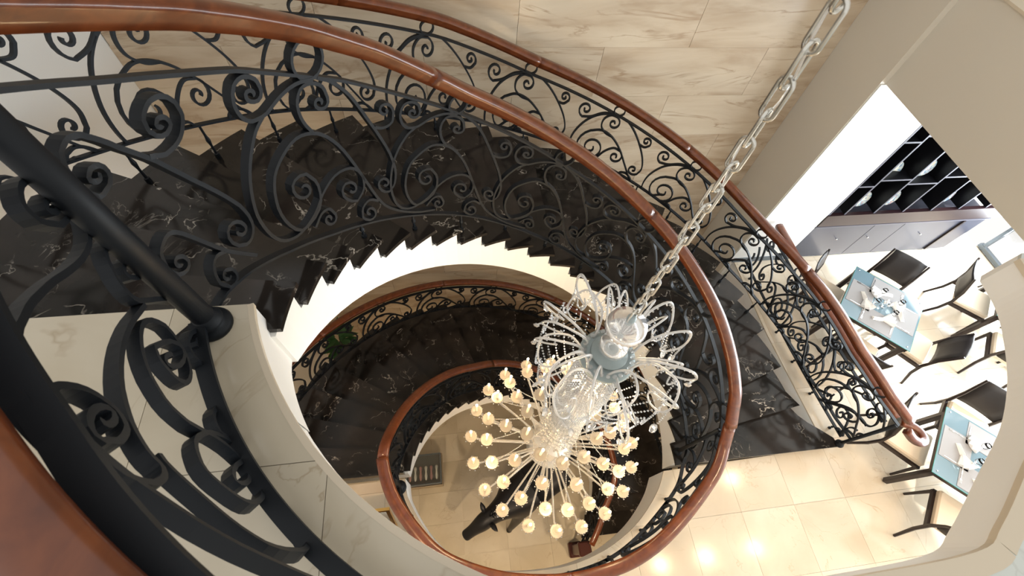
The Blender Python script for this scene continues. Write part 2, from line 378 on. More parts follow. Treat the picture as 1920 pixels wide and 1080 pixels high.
# ------------------------------------------------------------------ staircases
def stair(name, label, h0, N, thin, thout, rin, rout, last=None):
    """winding flight: nosing n at depth h0+n*RI; thin/thout give its angle at the inner and outer end"""
    g = empty(name, P3(OI[0], OI[1], h0)); tag(g, label, 'staircase')
    inv = g.location.copy()
    def pin(t, q=0): r = rin(t) + q; return Vector((OI[0] + r * cos(radians(t)), OI[1] + r * sin(radians(t))))
    def pout(t, q=0): r = rout(t) + q; return Vector((OO[0] + r * cos(radians(t)), OO[1] + r * sin(radians(t))))
    def loc(p, z): return Vector((S * p.x, S * p.y, z)) - inv
    K = 5
    for n in range(1, N):
        z = zc(h0 + n * RI)
        a0, a1 = thin(n - 1) + .6, thin(n); b0, b1 = thout(n - 1) + .3, thout(n)
        ins = [pin(a0 + (a1 - a0) * i / K, -.012) for i in range(K + 1)]; out = [pout(b0 + (b1 - b0) * i / K) for i in range(K + 1)]
        V = []; F = []
        for i in range(K + 1):
            for p in (ins[i], out[i]):
                V += [loc(p, z), loc(p, z - .032)]
        for i in range(K):
            a = 4 * i; F += [(a, a + 2, a + 6, a + 4), (a + 1, a + 5, a + 7, a + 3), (a, a + 4, a + 5, a + 1), (a + 2, a + 3, a + 7, a + 6)]
        e = 4 * K; F += [(0, 1, 3, 2), (e, e + 2, e + 3, e + 1)]
        mesh('tread', V, F, 'black', g)
    for n in range(0, N):
        z1 = zc(h0 + n * RI) - (.032 if n else .02); z0 = zc(h0 + (n + 1) * RI)
        p, q = pin(thin(n) + 1.4, .02), pout(thout(n) + .7, -.015)
        d = (q - p).normalized(); w_ = Vector((-d.y, d.x)) * .012
        V = [loc(x, zz) for zz in (z0, z1) for x in (p, q, q + w_, p + w_)]
        mesh('riser', V, [(0, 1, 2, 3), (4, 7, 6, 5), (0, 4, 5, 1), (1, 5, 6, 2), (2, 6, 7, 3), (3, 7, 4, 0)], 'black', g)
    # carriage: stepped white stringer faces and soffit
    V = []; F = []
    def level(n, side):   # stepped top under tread n
        return zc(h0 + n * RI) - .034
    secs = []
    for n in range(1, N + 1):
        for f in (0.0, .5, 1.0):
            ta = thin(n - 1 + f) + 1.4; tb = thout(n - 1 + f) + .7
            if n == N and f > 0: continue
            soff = zc(h0 + (n - 1 + f) * RI + .29)
            top = zc(h0 + n * RI) - .034 if n < N else zc(h0 + N * RI)
            secs.append((ta, tb, top, max(soff, zc(h0 + N * RI) - .0 if h0 > 2 else -99)))
    for ta, tb, top, bot in secs:
        p, q = pin(ta, .004), pout(tb, -.02); bot = min(bot, top - .01)
        V += [loc(p, top), loc(p, bot), loc(q, bot), loc(q, top)]
    for i in range(len(secs) - 1):
        a = 4 * i
        for k in range(4): b = (k + 1) % 4; F.append((a + k, a + b, a + 4 + b, a + 4 + k))
    a = 4 * (len(secs) - 1); F += [(0, 3, 2, 1), (a, a + 1, a + 2, a + 3)]
    mesh('stringer', V, F, 'white', g)
    return g
th_in1 = lambda n: 174.5 - 8.27 * n
th_out1 = lambda n: 177 - 8.2 * n
r_out1 = lambda t: lerp(t, [(-6, 2.19), (-2, 2.17), (2.5, 1.98), (8, 1.90), (20, 1.91), (40, 1.925), (180, 1.93)])
stair('winding_staircase', 'upper flight of black marble winding steps with a white stringer', 1.0, 23, th_in1, th_out1, lambda t: .947, r_out1)
# lower flight ends in three straighter steps
NL = 26
def th_in2(n):
    if n <= 22: return 174.5 - 7.7 * n
    return lerp(n, [(22, 5.1), (23, -4.6), (24, -15.5), (25, -30.8), (26, -44)])
def th_out2(n):
    if n <= 22: return 177 - 7.75 * n
    return lerp(n, [(22, 6.5), (23, -2.3), (24, -7.2), (25, -13.6), (26, -19)])
r_in2 = lambda t: lerp(t, [(-30, .87), (-15, .86), (-5, .90), (5, .95), (40, .92), (80, .86), (115, .816), (150, .85), (180, .876)])
r_out2 = lambda t: 1.88
stair('winding_staircase', 'lower flight of black marble winding steps down to the ground floor', HM, NL, th_in2, th_out2, r_in2, r_out2)

# ------------------------------------------------------------------ wrought-iron balustrades
class Path:
    """sampled rail line: plan point, rail / top-bar / bottom-bar heights in metres"""
    def __init__(s, pts):   # pts: (x,y,h_rail,h_top,h_bot) units
        s.p = [(Vector((S * a, S * b)), zc(c), zc(d), zc(e)) for a, b, c, d, e in pts]
        s.s = [0]
        for i in range(1, len(s.p)): s.s.append(s.s[-1] + (s.p[i][0] - s.p[i - 1][0]).length)
        s.L = s.s[-1]
    def at(s, q):
        q = min(max(q, 0), s.L); lo, hi = 0, len(s.s) - 1
        while hi - lo > 1:
            m = (lo + hi) // 2
            if s.s[m] <= q: lo = m
            else: hi = m
        a, b = s.p[lo], s.p[hi]; t = (q - s.s[lo]) / max(s.s[hi] - s.s[lo], 1e-9)
        P0 = a[0].lerp(b[0], t)
        a2 = s.p[max(lo - 1, 0)][0]; b2 = s.p[min(hi + 1, len(s.p) - 1)][0]; d = (b2 - a2).normalized()
        return P0, Vector((d.y, -d.x)), [a[k] + (b[k] - a[k]) * t for k in (1, 2, 3)]
N0 = Vector((765, 508)); EU = Vector((345, 245)); EW = Vector((-82, 236)); DET = EU.x * EW.y - EU.y * EW.x
def uw(p):
    d = Vector(p) - N0; return ((d.x * EW.y - d.y * EW.x) / DET, (EU.x * d.y - EU.y * d.x) / DET)
def spiral(p, c, cw, turns=1.35, k=.30, n=22):
    p = Vector(p); c = Vector(c); r = (p - c).length; a = atan2(p.y - c.y, p.x - c.x); out = []
    for i in range(1, n + 1):
        t = turns * 2 * pi * i / n; q = a + (t if cw else -t); rr = r * math.exp(-k * t) if False else r * (1 - .86 * (t / (turns * 2 * pi)) ** .8)
        out.append(c + Vector((cos(q), sin(q))) * rr)
    return out
def curve2(P, k=5): return [Vector((v.x, v.y)) for v in catmull([(a, b, 0) for a, b in P], k)]
MOT = []
MOT.append(curve2([(755, 500), (700, 489), (648, 496), (608, 489)]) + spiral((608, 489), (628, 460), True, 1.3))
MOT.append(curve2([(760, 503), (690, 493), (620, 512), (560, 560), (530, 620), (532, 672), (560, 712), (608, 726), (650, 706), (695, 673), (740, 660), (770, 678)]) + spiral((770, 678), (744, 705), True, 1.3))
b_in = curve2([(640, 561), (690, 567), (735, 605), (768, 670), (790, 750), (815, 835), (858, 895), (905, 918), (975, 905)], 5)
b_sp = spiral((640, 561), (634, 643), False, 1.75, n=34)
MOT.append(list(reversed(b_sp)) + b_in)
MOT.append(curve2([(735, 604), (706, 582), (690, 548), (703, 516), (735, 503), (763, 516)]) + spiral((763, 516), (744, 541), True, 1.2))
MOT.append(curve2([(773, 506), (803, 532), (836, 588), (860, 655), (873, 720), (870, 772), (848, 801)]) + spiral((848, 801), (829, 777), True, 1.2))
MOT.append(curve2([(858, 648), (880, 661), (903, 654)]) + spiral((903, 654), (889, 635), False, 1.2))
MOT.append(curve2([(822, 850), (812, 820), (795, 797), (772, 790)]) + spiral((772, 790), (770, 812), False, 1.2))
MOT.append(curve2([(600, 724), (630, 712), (660, 712)]) + spiral((660, 712), (655, 735), True, 1.2))
WPANEL = [[(173.4,0.583),(173.3,0.585),(173.4,0.588),(173.5,0.590),(173.7,0.590),(173.9,0.589),(174.1,0.585),(174.2,0.581),(174.1,0.575),(173.8,0.571),(173.5,0.568),(173.1,0.569),(172.7,0.573),(172.5,0.581),(172.5,0.591),(172.7,0.600),(173.2,0.608),(173.7,0.610),(174.2,0.612),(174.6,0.611),(174.8,0.605),(175.0,0.596),(175.2,0.586),(175.2,0.576),(175.1,0.564),(175.0,0.554),(174.9,0.544),(174.7,0.535),(174.5,0.528),(174.2,0.521),(173.8,0.517),(173.4,0.514),(173.0,0.513),(172.7,0.515),(172.3,0.518),(172.0,0.522),(171.8,0.528),(171.5,0.535),(171.1,0.546),(170.7,0.558),(170.3,0.573),(169.7,0.591),(169.0,0.612),(168.3,0.635),(167.7,0.660),(167.0,0.688),(166.3,0.717),(165.5,0.748),(164.7,0.780),(164.0,0.811),(163.5,0.836),(163.1,0.857),(162.9,0.878),(162.8,0.900),(162.9,0.921),(163.2,0.939),(163.7,0.951),(164.3,0.959),(164.9,0.961),(165.5,0.958),(166.0,0.949),(166.5,0.941),(167.0,0.918),(167.0,0.898),(166.6,0.884),(166.0,0.877),(165.3,0.878),(164.7,0.885),(164.3,0.896),(164.1,0.909),(164.1,0.919),(164.4,0.926),(164.8,0.928),(165.2,0.925),(165.4,0.920),(165.6,0.914),(165.6,0.909),(165.4,0.906)],
[(168.5,0.623),(168.0,0.628),(167.5,0.635),(167.0,0.640),(166.4,0.641),(165.7,0.641),(165.1,0.639),(164.5,0.635),(164.0,0.629),(163.6,0.622),(163.2,0.614),(162.9,0.605),(162.8,0.595),(162.8,0.586),(162.8,0.577),(163.0,0.569),(163.2,0.562),(163.5,0.557),(163.9,0.552),(164.3,0.550),(164.7,0.549),(165.1,0.549),(165.6,0.552),(166.0,0.556),(166.4,0.561),(166.7,0.567),(166.8,0.575),(166.9,0.582),(166.9,0.589),(166.7,0.596),(166.6,0.603),(166.1,0.610),(165.5,0.612),(165.0,0.609),(164.6,0.604),(164.5,0.596),(164.6,0.589),(164.8,0.584),(165.2,0.581),(165.5,0.581),(165.7,0.584),(165.9,0.587),(165.9,0.591),(165.8,0.594),(165.6,0.596),(165.5,0.596),(165.4,0.595)],
[(165.1,1.015),(166.2,0.984),(167.2,0.955),(168.2,0.924),(169.0,0.890),(169.7,0.857),(170.3,0.828),(170.8,0.806),(171.2,0.788),(171.6,0.775),(172.0,0.767),(172.4,0.764),(172.9,0.764),(173.4,0.767),(173.9,0.772),(174.4,0.780),(174.7,0.792),(174.9,0.805),(175.1,0.818),(175.0,0.829),(174.9,0.839),(174.7,0.849),(174.2,0.857),(173.6,0.860),(173.1,0.856),(172.8,0.848),(172.8,0.837),(172.9,0.828),(173.2,0.821),(173.5,0.817),(173.8,0.818),(174.0,0.821),(174.1,0.826),(174.1,0.831),(174.0,0.835),(173.8,0.838),(173.7,0.838),(173.6,0.837)],
[(168.3,0.920),(168.8,0.914),(169.3,0.908),(169.8,0.905),(170.3,0.908),(170.8,0.915),(171.2,0.925),(171.5,0.938),(171.7,0.953),(171.8,0.969),(171.6,0.982),(171.3,0.995),(171.1,1.008),(170.3,1.013),(169.7,1.010),(169.3,1.000),(169.2,0.987),(169.3,0.973),(169.7,0.963),(170.1,0.957),(170.4,0.956),(170.7,0.960),(170.9,0.966),(170.9,0.973),(170.8,0.979),(170.6,0.983),(170.4,0.985),(170.2,0.984),(170.2,0.981)]]
GUARD = [[(-163.2,0.561),(-163.0,0.562),(-162.8,0.562),(-162.4,0.559),(-162.2,0.554),(-162.0,0.549),(-162.0,0.544),(-162.3,0.541),(-162.8,0.542),(-163.5,0.546),(-164.1,0.554),(-164.6,0.564),(-164.8,0.575),(-164.5,0.583),(-163.8,0.585),(-162.7,0.581),(-161.5,0.570),(-161.0,0.557),(-160.5,0.544),(-160.2,0.533),(-160.2,0.522),(-160.3,0.512),(-160.6,0.505),(-161.1,0.501),(-161.7,0.499),(-162.3,0.500),(-163.0,0.505),(-163.7,0.512),(-164.4,0.522),(-164.9,0.536),(-165.4,0.552),(-165.6,0.568),(-165.6,0.585),(-165.3,0.601),(-164.8,0.614),(-164.1,0.623),(-163.1,0.628),(-162.0,0.628),(-160.9,0.622),(-159.7,0.612),(-158.5,0.599),(-157.4,0.585),(-156.3,0.570),(-155.2,0.554),(-154.0,0.538),(-152.7,0.522),(-151.5,0.507),(-150.4,0.495),(-149.3,0.485),(-148.3,0.475),(-147.2,0.467),(-146.2,0.460),(-145.2,0.455),(-144.4,0.451),(-143.6,0.448),(-142.8,0.448),(-142.1,0.450),(-141.4,0.454),(-140.8,0.458),(-140.2,0.464),(-139.5,0.471),(-138.9,0.477)],
[(-164.4,0.745),(-164.5,0.742),(-164.5,0.736),(-164.2,0.728),(-163.7,0.720),(-163.1,0.714),(-162.5,0.712),(-162.1,0.716),(-162.0,0.728),(-162.5,0.744),(-163.4,0.763),(-164.6,0.780),(-165.9,0.788),(-166.8,0.784),(-167.2,0.767),(-166.8,0.742),(-165.7,0.713),(-165.3,0.699),(-164.8,0.686),(-164.4,0.676),(-163.8,0.670),(-163.2,0.666),(-162.7,0.666),(-162.1,0.669),(-161.6,0.675),(-161.2,0.683),(-160.7,0.691),(-160.3,0.700),(-160.0,0.710),(-159.8,0.721),(-159.7,0.733),(-159.9,0.750),(-160.8,0.776),(-162.0,0.808),(-163.1,0.839),(-163.8,0.864),(-164.4,0.887),(-164.8,0.909),(-165.1,0.930),(-165.2,0.950),(-165.1,0.969),(-164.8,0.988),(-164.3,1.006),(-163.8,1.022),(-163.3,1.034),(-162.7,1.042),(-162.0,1.045),(-161.2,1.042),(-160.3,1.033),(-159.5,1.021),(-158.8,1.006),(-158.2,0.989),(-157.8,0.972),(-157.6,0.955),(-157.7,0.938),(-157.9,0.926),(-158.3,0.917),(-158.8,0.912),(-159.4,0.911),(-159.9,0.915),(-160.6,0.924),(-161.2,0.932),(-162.2,0.956),(-162.8,0.979),(-163.0,0.998),(-162.8,1.008),(-162.2,1.008),(-161.5,1.000),(-160.8,0.986),(-160.3,0.970),(-160.1,0.958),(-160.1,0.950),(-160.3,0.948),(-160.7,0.951),(-161.0,0.957),(-161.3,0.964),(-161.4,0.969),(-161.4,0.973)],
[(-160.0,0.768),(-158.5,0.748),(-157.1,0.728),(-155.7,0.710),(-154.2,0.693),(-152.8,0.678),(-151.3,0.664),(-149.9,0.652),(-148.5,0.641),(-147.2,0.632),(-145.9,0.625),(-144.7,0.619),(-143.6,0.614),(-142.6,0.612),(-141.7,0.612),(-141.0,0.613),(-140.5,0.616),(-140.1,0.622),(-139.7,0.624),(-139.2,0.620),(-138.7,0.612),(-138.3,0.602),(-138.0,0.591),(-137.7,0.579),(-137.6,0.566),(-137.6,0.553),(-137.7,0.539),(-137.9,0.528),(-138.3,0.519),(-138.9,0.511),(-139.4,0.504),(-140.1,0.499),(-140.9,0.495),(-141.6,0.491),(-142.2,0.488),(-142.8,0.486),(-143.3,0.487),(-143.7,0.490),(-144.1,0.496),(-144.4,0.505),(-144.7,0.518),(-145.0,0.536),(-145.1,0.552),(-145.0,0.567),(-144.7,0.581),(-144.4,0.591),(-143.9,0.596),(-143.3,0.597),(-142.7,0.594),(-142.1,0.585),(-141.5,0.573),(-141.0,0.561),(-140.8,0.550),(-140.7,0.540),(-140.5,0.530),(-140.8,0.520),(-141.3,0.519),(-142.1,0.525),(-142.9,0.536),(-143.6,0.551),(-144.0,0.565),(-144.1,0.577),(-143.9,0.582),(-143.5,0.581),(-143.0,0.575),(-142.6,0.567),(-142.3,0.558),(-142.2,0.552),(-142.2,0.549),(-142.4,0.549),(-142.6,0.551)],
[(-155.6,0.832),(-155.6,0.827),(-155.4,0.819),(-155.0,0.810),(-154.5,0.802),(-154.1,0.800),(-153.8,0.803),(-153.8,0.814),(-154.2,0.832),(-154.9,0.852),(-155.9,0.871),(-156.9,0.882),(-157.7,0.880),(-157.9,0.864),(-157.5,0.837),(-156.5,0.806),(-155.1,0.775),(-154.6,0.776),(-154.2,0.777),(-153.7,0.781),(-153.3,0.791),(-152.9,0.804),(-152.6,0.817),(-152.5,0.830),(-152.6,0.844),(-152.8,0.857),(-153.4,0.871),(-154.2,0.883),(-155.0,0.891),(-155.9,0.894),(-156.8,0.892),(-157.6,0.884),(-158.3,0.869),(-158.9,0.849),(-159.2,0.828),(-159.0,0.806),(-158.6,0.784),(-158.0,0.766),(-157.3,0.753),(-156.5,0.744),(-155.6,0.737),(-154.4,0.731),(-153.1,0.727),(-151.8,0.727),(-150.6,0.730),(-149.5,0.738),(-148.5,0.747),(-147.8,0.760),(-147.3,0.778),(-146.9,0.797),(-146.8,0.820),(-146.7,0.846),(-146.7,0.872),(-146.5,0.896),(-146.2,0.920),(-145.7,0.942),(-144.9,0.965),(-143.9,0.985),(-142.6,0.999),(-141.0,1.004),(-139.1,1.000),(-137.5,0.993),(-136.3,0.990),(-135.3,0.988),(-134.5,0.981),(-133.8,0.970),(-133.3,0.957),(-132.9,0.938),(-132.6,0.913),(-132.4,0.885),(-132.4,0.855),(-132.4,0.821),(-132.6,0.787),(-133.0,0.759),(-133.7,0.739),(-134.5,0.721),(-135.4,0.706),(-136.3,0.694),(-137.2,0.683),(-138.0,0.672),(-138.7,0.662),(-139.4,0.652),(-140.0,0.645),(-140.4,0.641),(-140.8,0.640),(-141.1,0.639)],
[(-148.2,1.040),(-149.4,1.060),(-150.6,1.080),(-151.6,1.088),(-152.3,1.081),(-152.9,1.063),(-153.1,1.042),(-153.1,1.021),(-152.8,0.998),(-152.3,0.977),(-151.6,0.958),(-150.8,0.939),(-150.0,0.927),(-149.2,0.921),(-148.5,0.921),(-147.9,0.925),(-147.7,0.937),(-147.6,0.955),(-147.5,0.974),(-148.9,1.029),(-150.5,1.073),(-151.9,1.097),(-152.7,1.096),(-152.9,1.076),(-152.6,1.045),(-151.9,1.012),(-151.0,0.986),(-150.2,0.968),(-149.6,0.962),(-149.3,0.967),(-149.3,0.978),(-149.6,0.994),(-149.9,1.008),(-150.3,1.018),(-150.6,1.021)],
[(-146.1,1.048),(-146.5,1.022),(-147.0,0.996),(-147.2,0.969),(-147.3,0.940),(-147.3,0.910),(-147.1,0.882),(-146.7,0.855),(-146.1,0.830),(-145.5,0.808),(-144.9,0.792),(-144.2,0.779),(-143.4,0.769),(-142.6,0.762),(-141.8,0.756),(-141.0,0.756),(-140.4,0.762),(-139.8,0.774),(-139.3,0.788),(-138.8,0.802),(-138.4,0.818),(-138.2,0.836),(-138.3,0.859),(-138.6,0.886),(-139.1,0.911),(-139.6,0.933),(-140.3,0.952),(-140.9,0.971),(-142.8,1.027),(-144.3,1.050),(-145.1,1.037),(-145.1,1.000),(-144.5,0.954),(-143.5,0.911),(-142.4,0.877),(-141.5,0.859),(-140.9,0.854),(-140.7,0.863),(-140.8,0.882),(-141.2,0.904),(-141.7,0.925),(-142.2,0.938),(-142.5,0.942),(-142.6,0.938)],
[(-141.4,0.489),(-140.5,0.499),(-139.7,0.509),(-138.9,0.520),(-138.1,0.533),(-137.4,0.547),(-136.6,0.565),(-135.7,0.585),(-134.6,0.609),(-133.6,0.635),(-132.6,0.664),(-131.6,0.698),(-130.6,0.735),(-129.5,0.775),(-128.3,0.820),(-126.9,0.867)]]
MOT_IN = [[(-0.007,0.008),(-0.046,0.018),(-0.085,0.027),(-0.124,0.041),(-0.163,0.060),(-0.202,0.082),(-0.240,0.106),(-0.275,0.132),(-0.309,0.159),(-0.341,0.182),(-0.372,0.197),(-0.400,0.206),(-0.424,0.211),(-0.442,0.209),(-0.456,0.202),(-0.466,0.192),(-0.472,0.178),(-0.476,0.161),(-0.476,0.144),(-0.472,0.125),(-0.465,0.107),(-0.456,0.089),(-0.445,0.073),(-0.433,0.057),(-0.418,0.044),(-0.400,0.033),(-0.381,0.025),(-0.363,0.020),(-0.347,0.020),(-0.332,0.023),(-0.321,0.029),(-0.316,0.038),(-0.315,0.050),(-0.313,0.062),(-0.318,0.084),(-0.332,0.105),(-0.352,0.121),(-0.373,0.127),(-0.390,0.126),(-0.401,0.118),(-0.402,0.106),(-0.398,0.094),(-0.388,0.085),(-0.376,0.079),(-0.366,0.077),(-0.359,0.080),(-0.356,0.085),(-0.357,0.091),(-0.361,0.096),(-0.366,0.098)],
[(-0.365,0.196),(-0.388,0.216),(-0.412,0.236),(-0.437,0.260),(-0.464,0.291),(-0.493,0.328),(-0.521,0.366),(-0.548,0.406),(-0.574,0.449),(-0.597,0.494),(-0.618,0.543),(-0.636,0.594),(-0.650,0.642),(-0.659,0.685),(-0.663,0.727),(-0.662,0.766),(-0.658,0.805),(-0.649,0.842),(-0.636,0.872),(-0.619,0.894),(-0.598,0.908),(-0.572,0.916),(-0.541,0.918),(-0.507,0.913),(-0.468,0.899),(-0.423,0.874),(-0.373,0.840),(-0.328,0.802),(-0.290,0.761),(-0.256,0.718),(-0.219,0.677),(-0.176,0.638),(-0.130,0.600),(-0.084,0.569),(-0.038,0.547),(0.010,0.533),(0.050,0.529),(0.082,0.537),(0.106,0.557),(0.122,0.582),(0.127,0.614),(0.122,0.653),(0.110,0.690),(0.088,0.723),(0.059,0.753),(0.029,0.783),(-0.019,0.777),(-0.054,0.754),(-0.070,0.721),(-0.067,0.686),(-0.050,0.657),(-0.024,0.637),(0.005,0.631),(0.029,0.636),(0.045,0.650),(0.050,0.670),(0.045,0.689),(0.033,0.703),(0.018,0.709),(0.005,0.708),(-0.003,0.701),(-0.006,0.693)],
[(-0.125,0.288),(-0.138,0.267),(-0.151,0.247),(-0.159,0.225),(-0.163,0.199),(-0.162,0.171),(-0.156,0.143),(-0.144,0.115),(-0.126,0.088),(-0.106,0.065),(-0.082,0.048),(-0.056,0.036),(-0.030,0.029),(-0.007,0.028),(0.016,0.031),(0.033,0.041),(0.041,0.056),(0.043,0.076),(0.045,0.096),(0.039,0.119),(0.024,0.139),(0.003,0.152),(-0.018,0.158),(-0.036,0.156),(-0.046,0.147),(-0.047,0.135),(-0.041,0.123),(-0.031,0.113),(-0.019,0.107),(-0.008,0.106),(-0.001,0.109),(0.001,0.115),(-0.000,0.121),(-0.005,0.126),(-0.010,0.128)],
[(0.019,-0.001),(0.045,0.002),(0.072,0.004),(0.099,0.011),(0.130,0.025),(0.162,0.045),(0.193,0.071),(0.221,0.107),(0.249,0.151),(0.277,0.199),(0.309,0.252),(0.341,0.311),(0.369,0.369),(0.389,0.425),(0.402,0.480),(0.407,0.532),(0.405,0.582),(0.394,0.628),(0.379,0.668),(0.361,0.698),(0.339,0.719),(0.316,0.741),(0.280,0.741),(0.253,0.727),(0.239,0.703),(0.238,0.676),(0.249,0.652),(0.268,0.636),(0.289,0.628),(0.308,0.631),(0.321,0.640),(0.326,0.655),(0.323,0.669),(0.314,0.681),(0.304,0.686),(0.294,0.687),(0.287,0.682),(0.285,0.677)],
[(0.317,0.245),(0.337,0.246),(0.357,0.246),(0.379,0.241),(0.405,0.229),(0.433,0.211),(0.454,0.191),(0.466,0.169),(0.473,0.144),(0.479,0.120),(0.476,0.096),(0.462,0.081),(0.441,0.078),(0.418,0.084),(0.398,0.097),(0.385,0.114),(0.380,0.130),(0.384,0.142),(0.394,0.148),(0.406,0.148),(0.419,0.142),(0.428,0.134),(0.432,0.125),(0.431,0.119),(0.427,0.115),(0.422,0.115)],
[(0.204,0.815),(0.179,0.806),(0.153,0.796),(0.128,0.795),(0.101,0.808),(0.075,0.828),(0.053,0.852),(0.041,0.877),(0.034,0.906),(0.027,0.935),(0.051,0.960),(0.082,0.971),(0.112,0.965),(0.136,0.947),(0.149,0.923),(0.149,0.898),(0.140,0.879),(0.124,0.868),(0.106,0.867),(0.090,0.874),(0.080,0.886),(0.077,0.898),(0.080,0.909),(0.087,0.916),(0.095,0.918),(0.101,0.915)],
[(-0.360,0.900),(-0.334,0.869),(-0.309,0.839),(-0.285,0.815),(-0.260,0.800),(-0.237,0.792),(-0.216,0.792),(-0.202,0.804),(-0.193,0.825),(-0.184,0.846),(-0.188,0.874),(-0.203,0.896),(-0.224,0.909),(-0.245,0.912),(-0.262,0.905),(-0.272,0.892),(-0.274,0.876),(-0.269,0.861),(-0.260,0.850),(-0.248,0.845),(-0.238,0.846),(-0.231,0.851),(-0.228,0.859),(-0.229,0.867),(-0.233,0.872),(-0.238,0.874)],
[(-0.333,0.609),(-0.328,0.602),(-0.318,0.595),(-0.306,0.594),(-0.294,0.599),(-0.287,0.612),(-0.288,0.631),(-0.300,0.651),(-0.321,0.667),(-0.346,0.673),(-0.372,0.666),(-0.389,0.645),(-0.393,0.615),(-0.382,0.581),(-0.355,0.552),(-0.316,0.531),(-0.271,0.525),(-0.252,0.549),(-0.233,0.574),(-0.225,0.608),(-0.231,0.658),(-0.249,0.718),(-0.282,0.774),(-0.335,0.826),(-0.402,0.869),(-0.458,0.886),(-0.493,0.866),(-0.516,0.823),(-0.529,0.777),(-0.533,0.733),(-0.529,0.685),(-0.518,0.639),(-0.503,0.592),(-0.482,0.546),(-0.457,0.504),(-0.427,0.467),(-0.393,0.433),(-0.358,0.401),(-0.320,0.369),(-0.281,0.338),(-0.243,0.315),(-0.206,0.301),(-0.170,0.294),(-0.135,0.292),(-0.102,0.294),(-0.072,0.302),(-0.042,0.317),(-0.013,0.339),(0.016,0.370),(0.043,0.408),(0.068,0.457),(0.093,0.514),(0.117,0.576),(0.144,0.644),(0.172,0.718),(0.201,0.784),(0.227,0.831),(0.254,0.866),(0.293,0.896),(0.355,0.926),(0.431,0.949),(0.508,0.963),(0.580,0.964),(0.651,0.954),(0.723,0.942)]]
MOT = [[uw(p) for p in c] for c in MOT]
def sweep(mb, P, Nn, t, d, taper=0):
    """flat bar: t thick in the plane of the panel, d deep across it"""
    n = len(P); k0 = len(mb.V); V = []; F = []
    for i in range(n):
        T = (P[min(i + 1, n - 1)] - P[max(i - 1, 0)]); T = T.normalized() if T.length > 1e-9 else Vector((0, 0, 1))
        N = Nn[i]; B = T.cross(N).normalized(); q = t / 2; dd = d / 2
        V += [P[i] + N * dd + B * q, P[i] - N * dd + B * q, P[i] - N * dd - B * q, P[i] + N * dd - B * q]
    for i in range(n - 1):
        for k in range(4): a = 4 * i + k; b = 4 * i + (k + 1) % 4; F.append((a, b, b + 4, a + 4))
    F += [(3, 2, 1, 0), (4 * n - 4, 4 * n - 3, 4 * n - 2, 4 * n - 1)]
    mb.add(V, F)
PROF = [(-.026, -.034), (-.030, -.018), (-.040, -.010), (-.040, .006), (-.047, .012), (-.047, .026), (-.034, .040), (0, .046), (.034, .040), (.047, .026), (.047, .012), (.040, .006), (.040, -.010), (.030, -.018), (.026, -.034)]
def prof_sweep(P, Nn, prof, sc=1.0):
    V = []; F = []; n = len(P); m = len(prof)
    for i in range(n):
        T = (P[min(i + 1, n - 1)] - P[max(i - 1, 0)]).normalized(); N = Nn[i]; B = N.cross(T)
        if B.z < 0: B = -B
        for a, b in prof: V.append(P[i] + N * a * sc + B * b * sc)
    for i in range(n - 1):
        for k in range(m): a = i * m + k; b = i * m + (k + 1) % m; F.append((a, b, b + m, a + m))
    F += [tuple(range(m - 1, -1, -1)), tuple(range((n - 1) * m, n * m))]
    return V, F
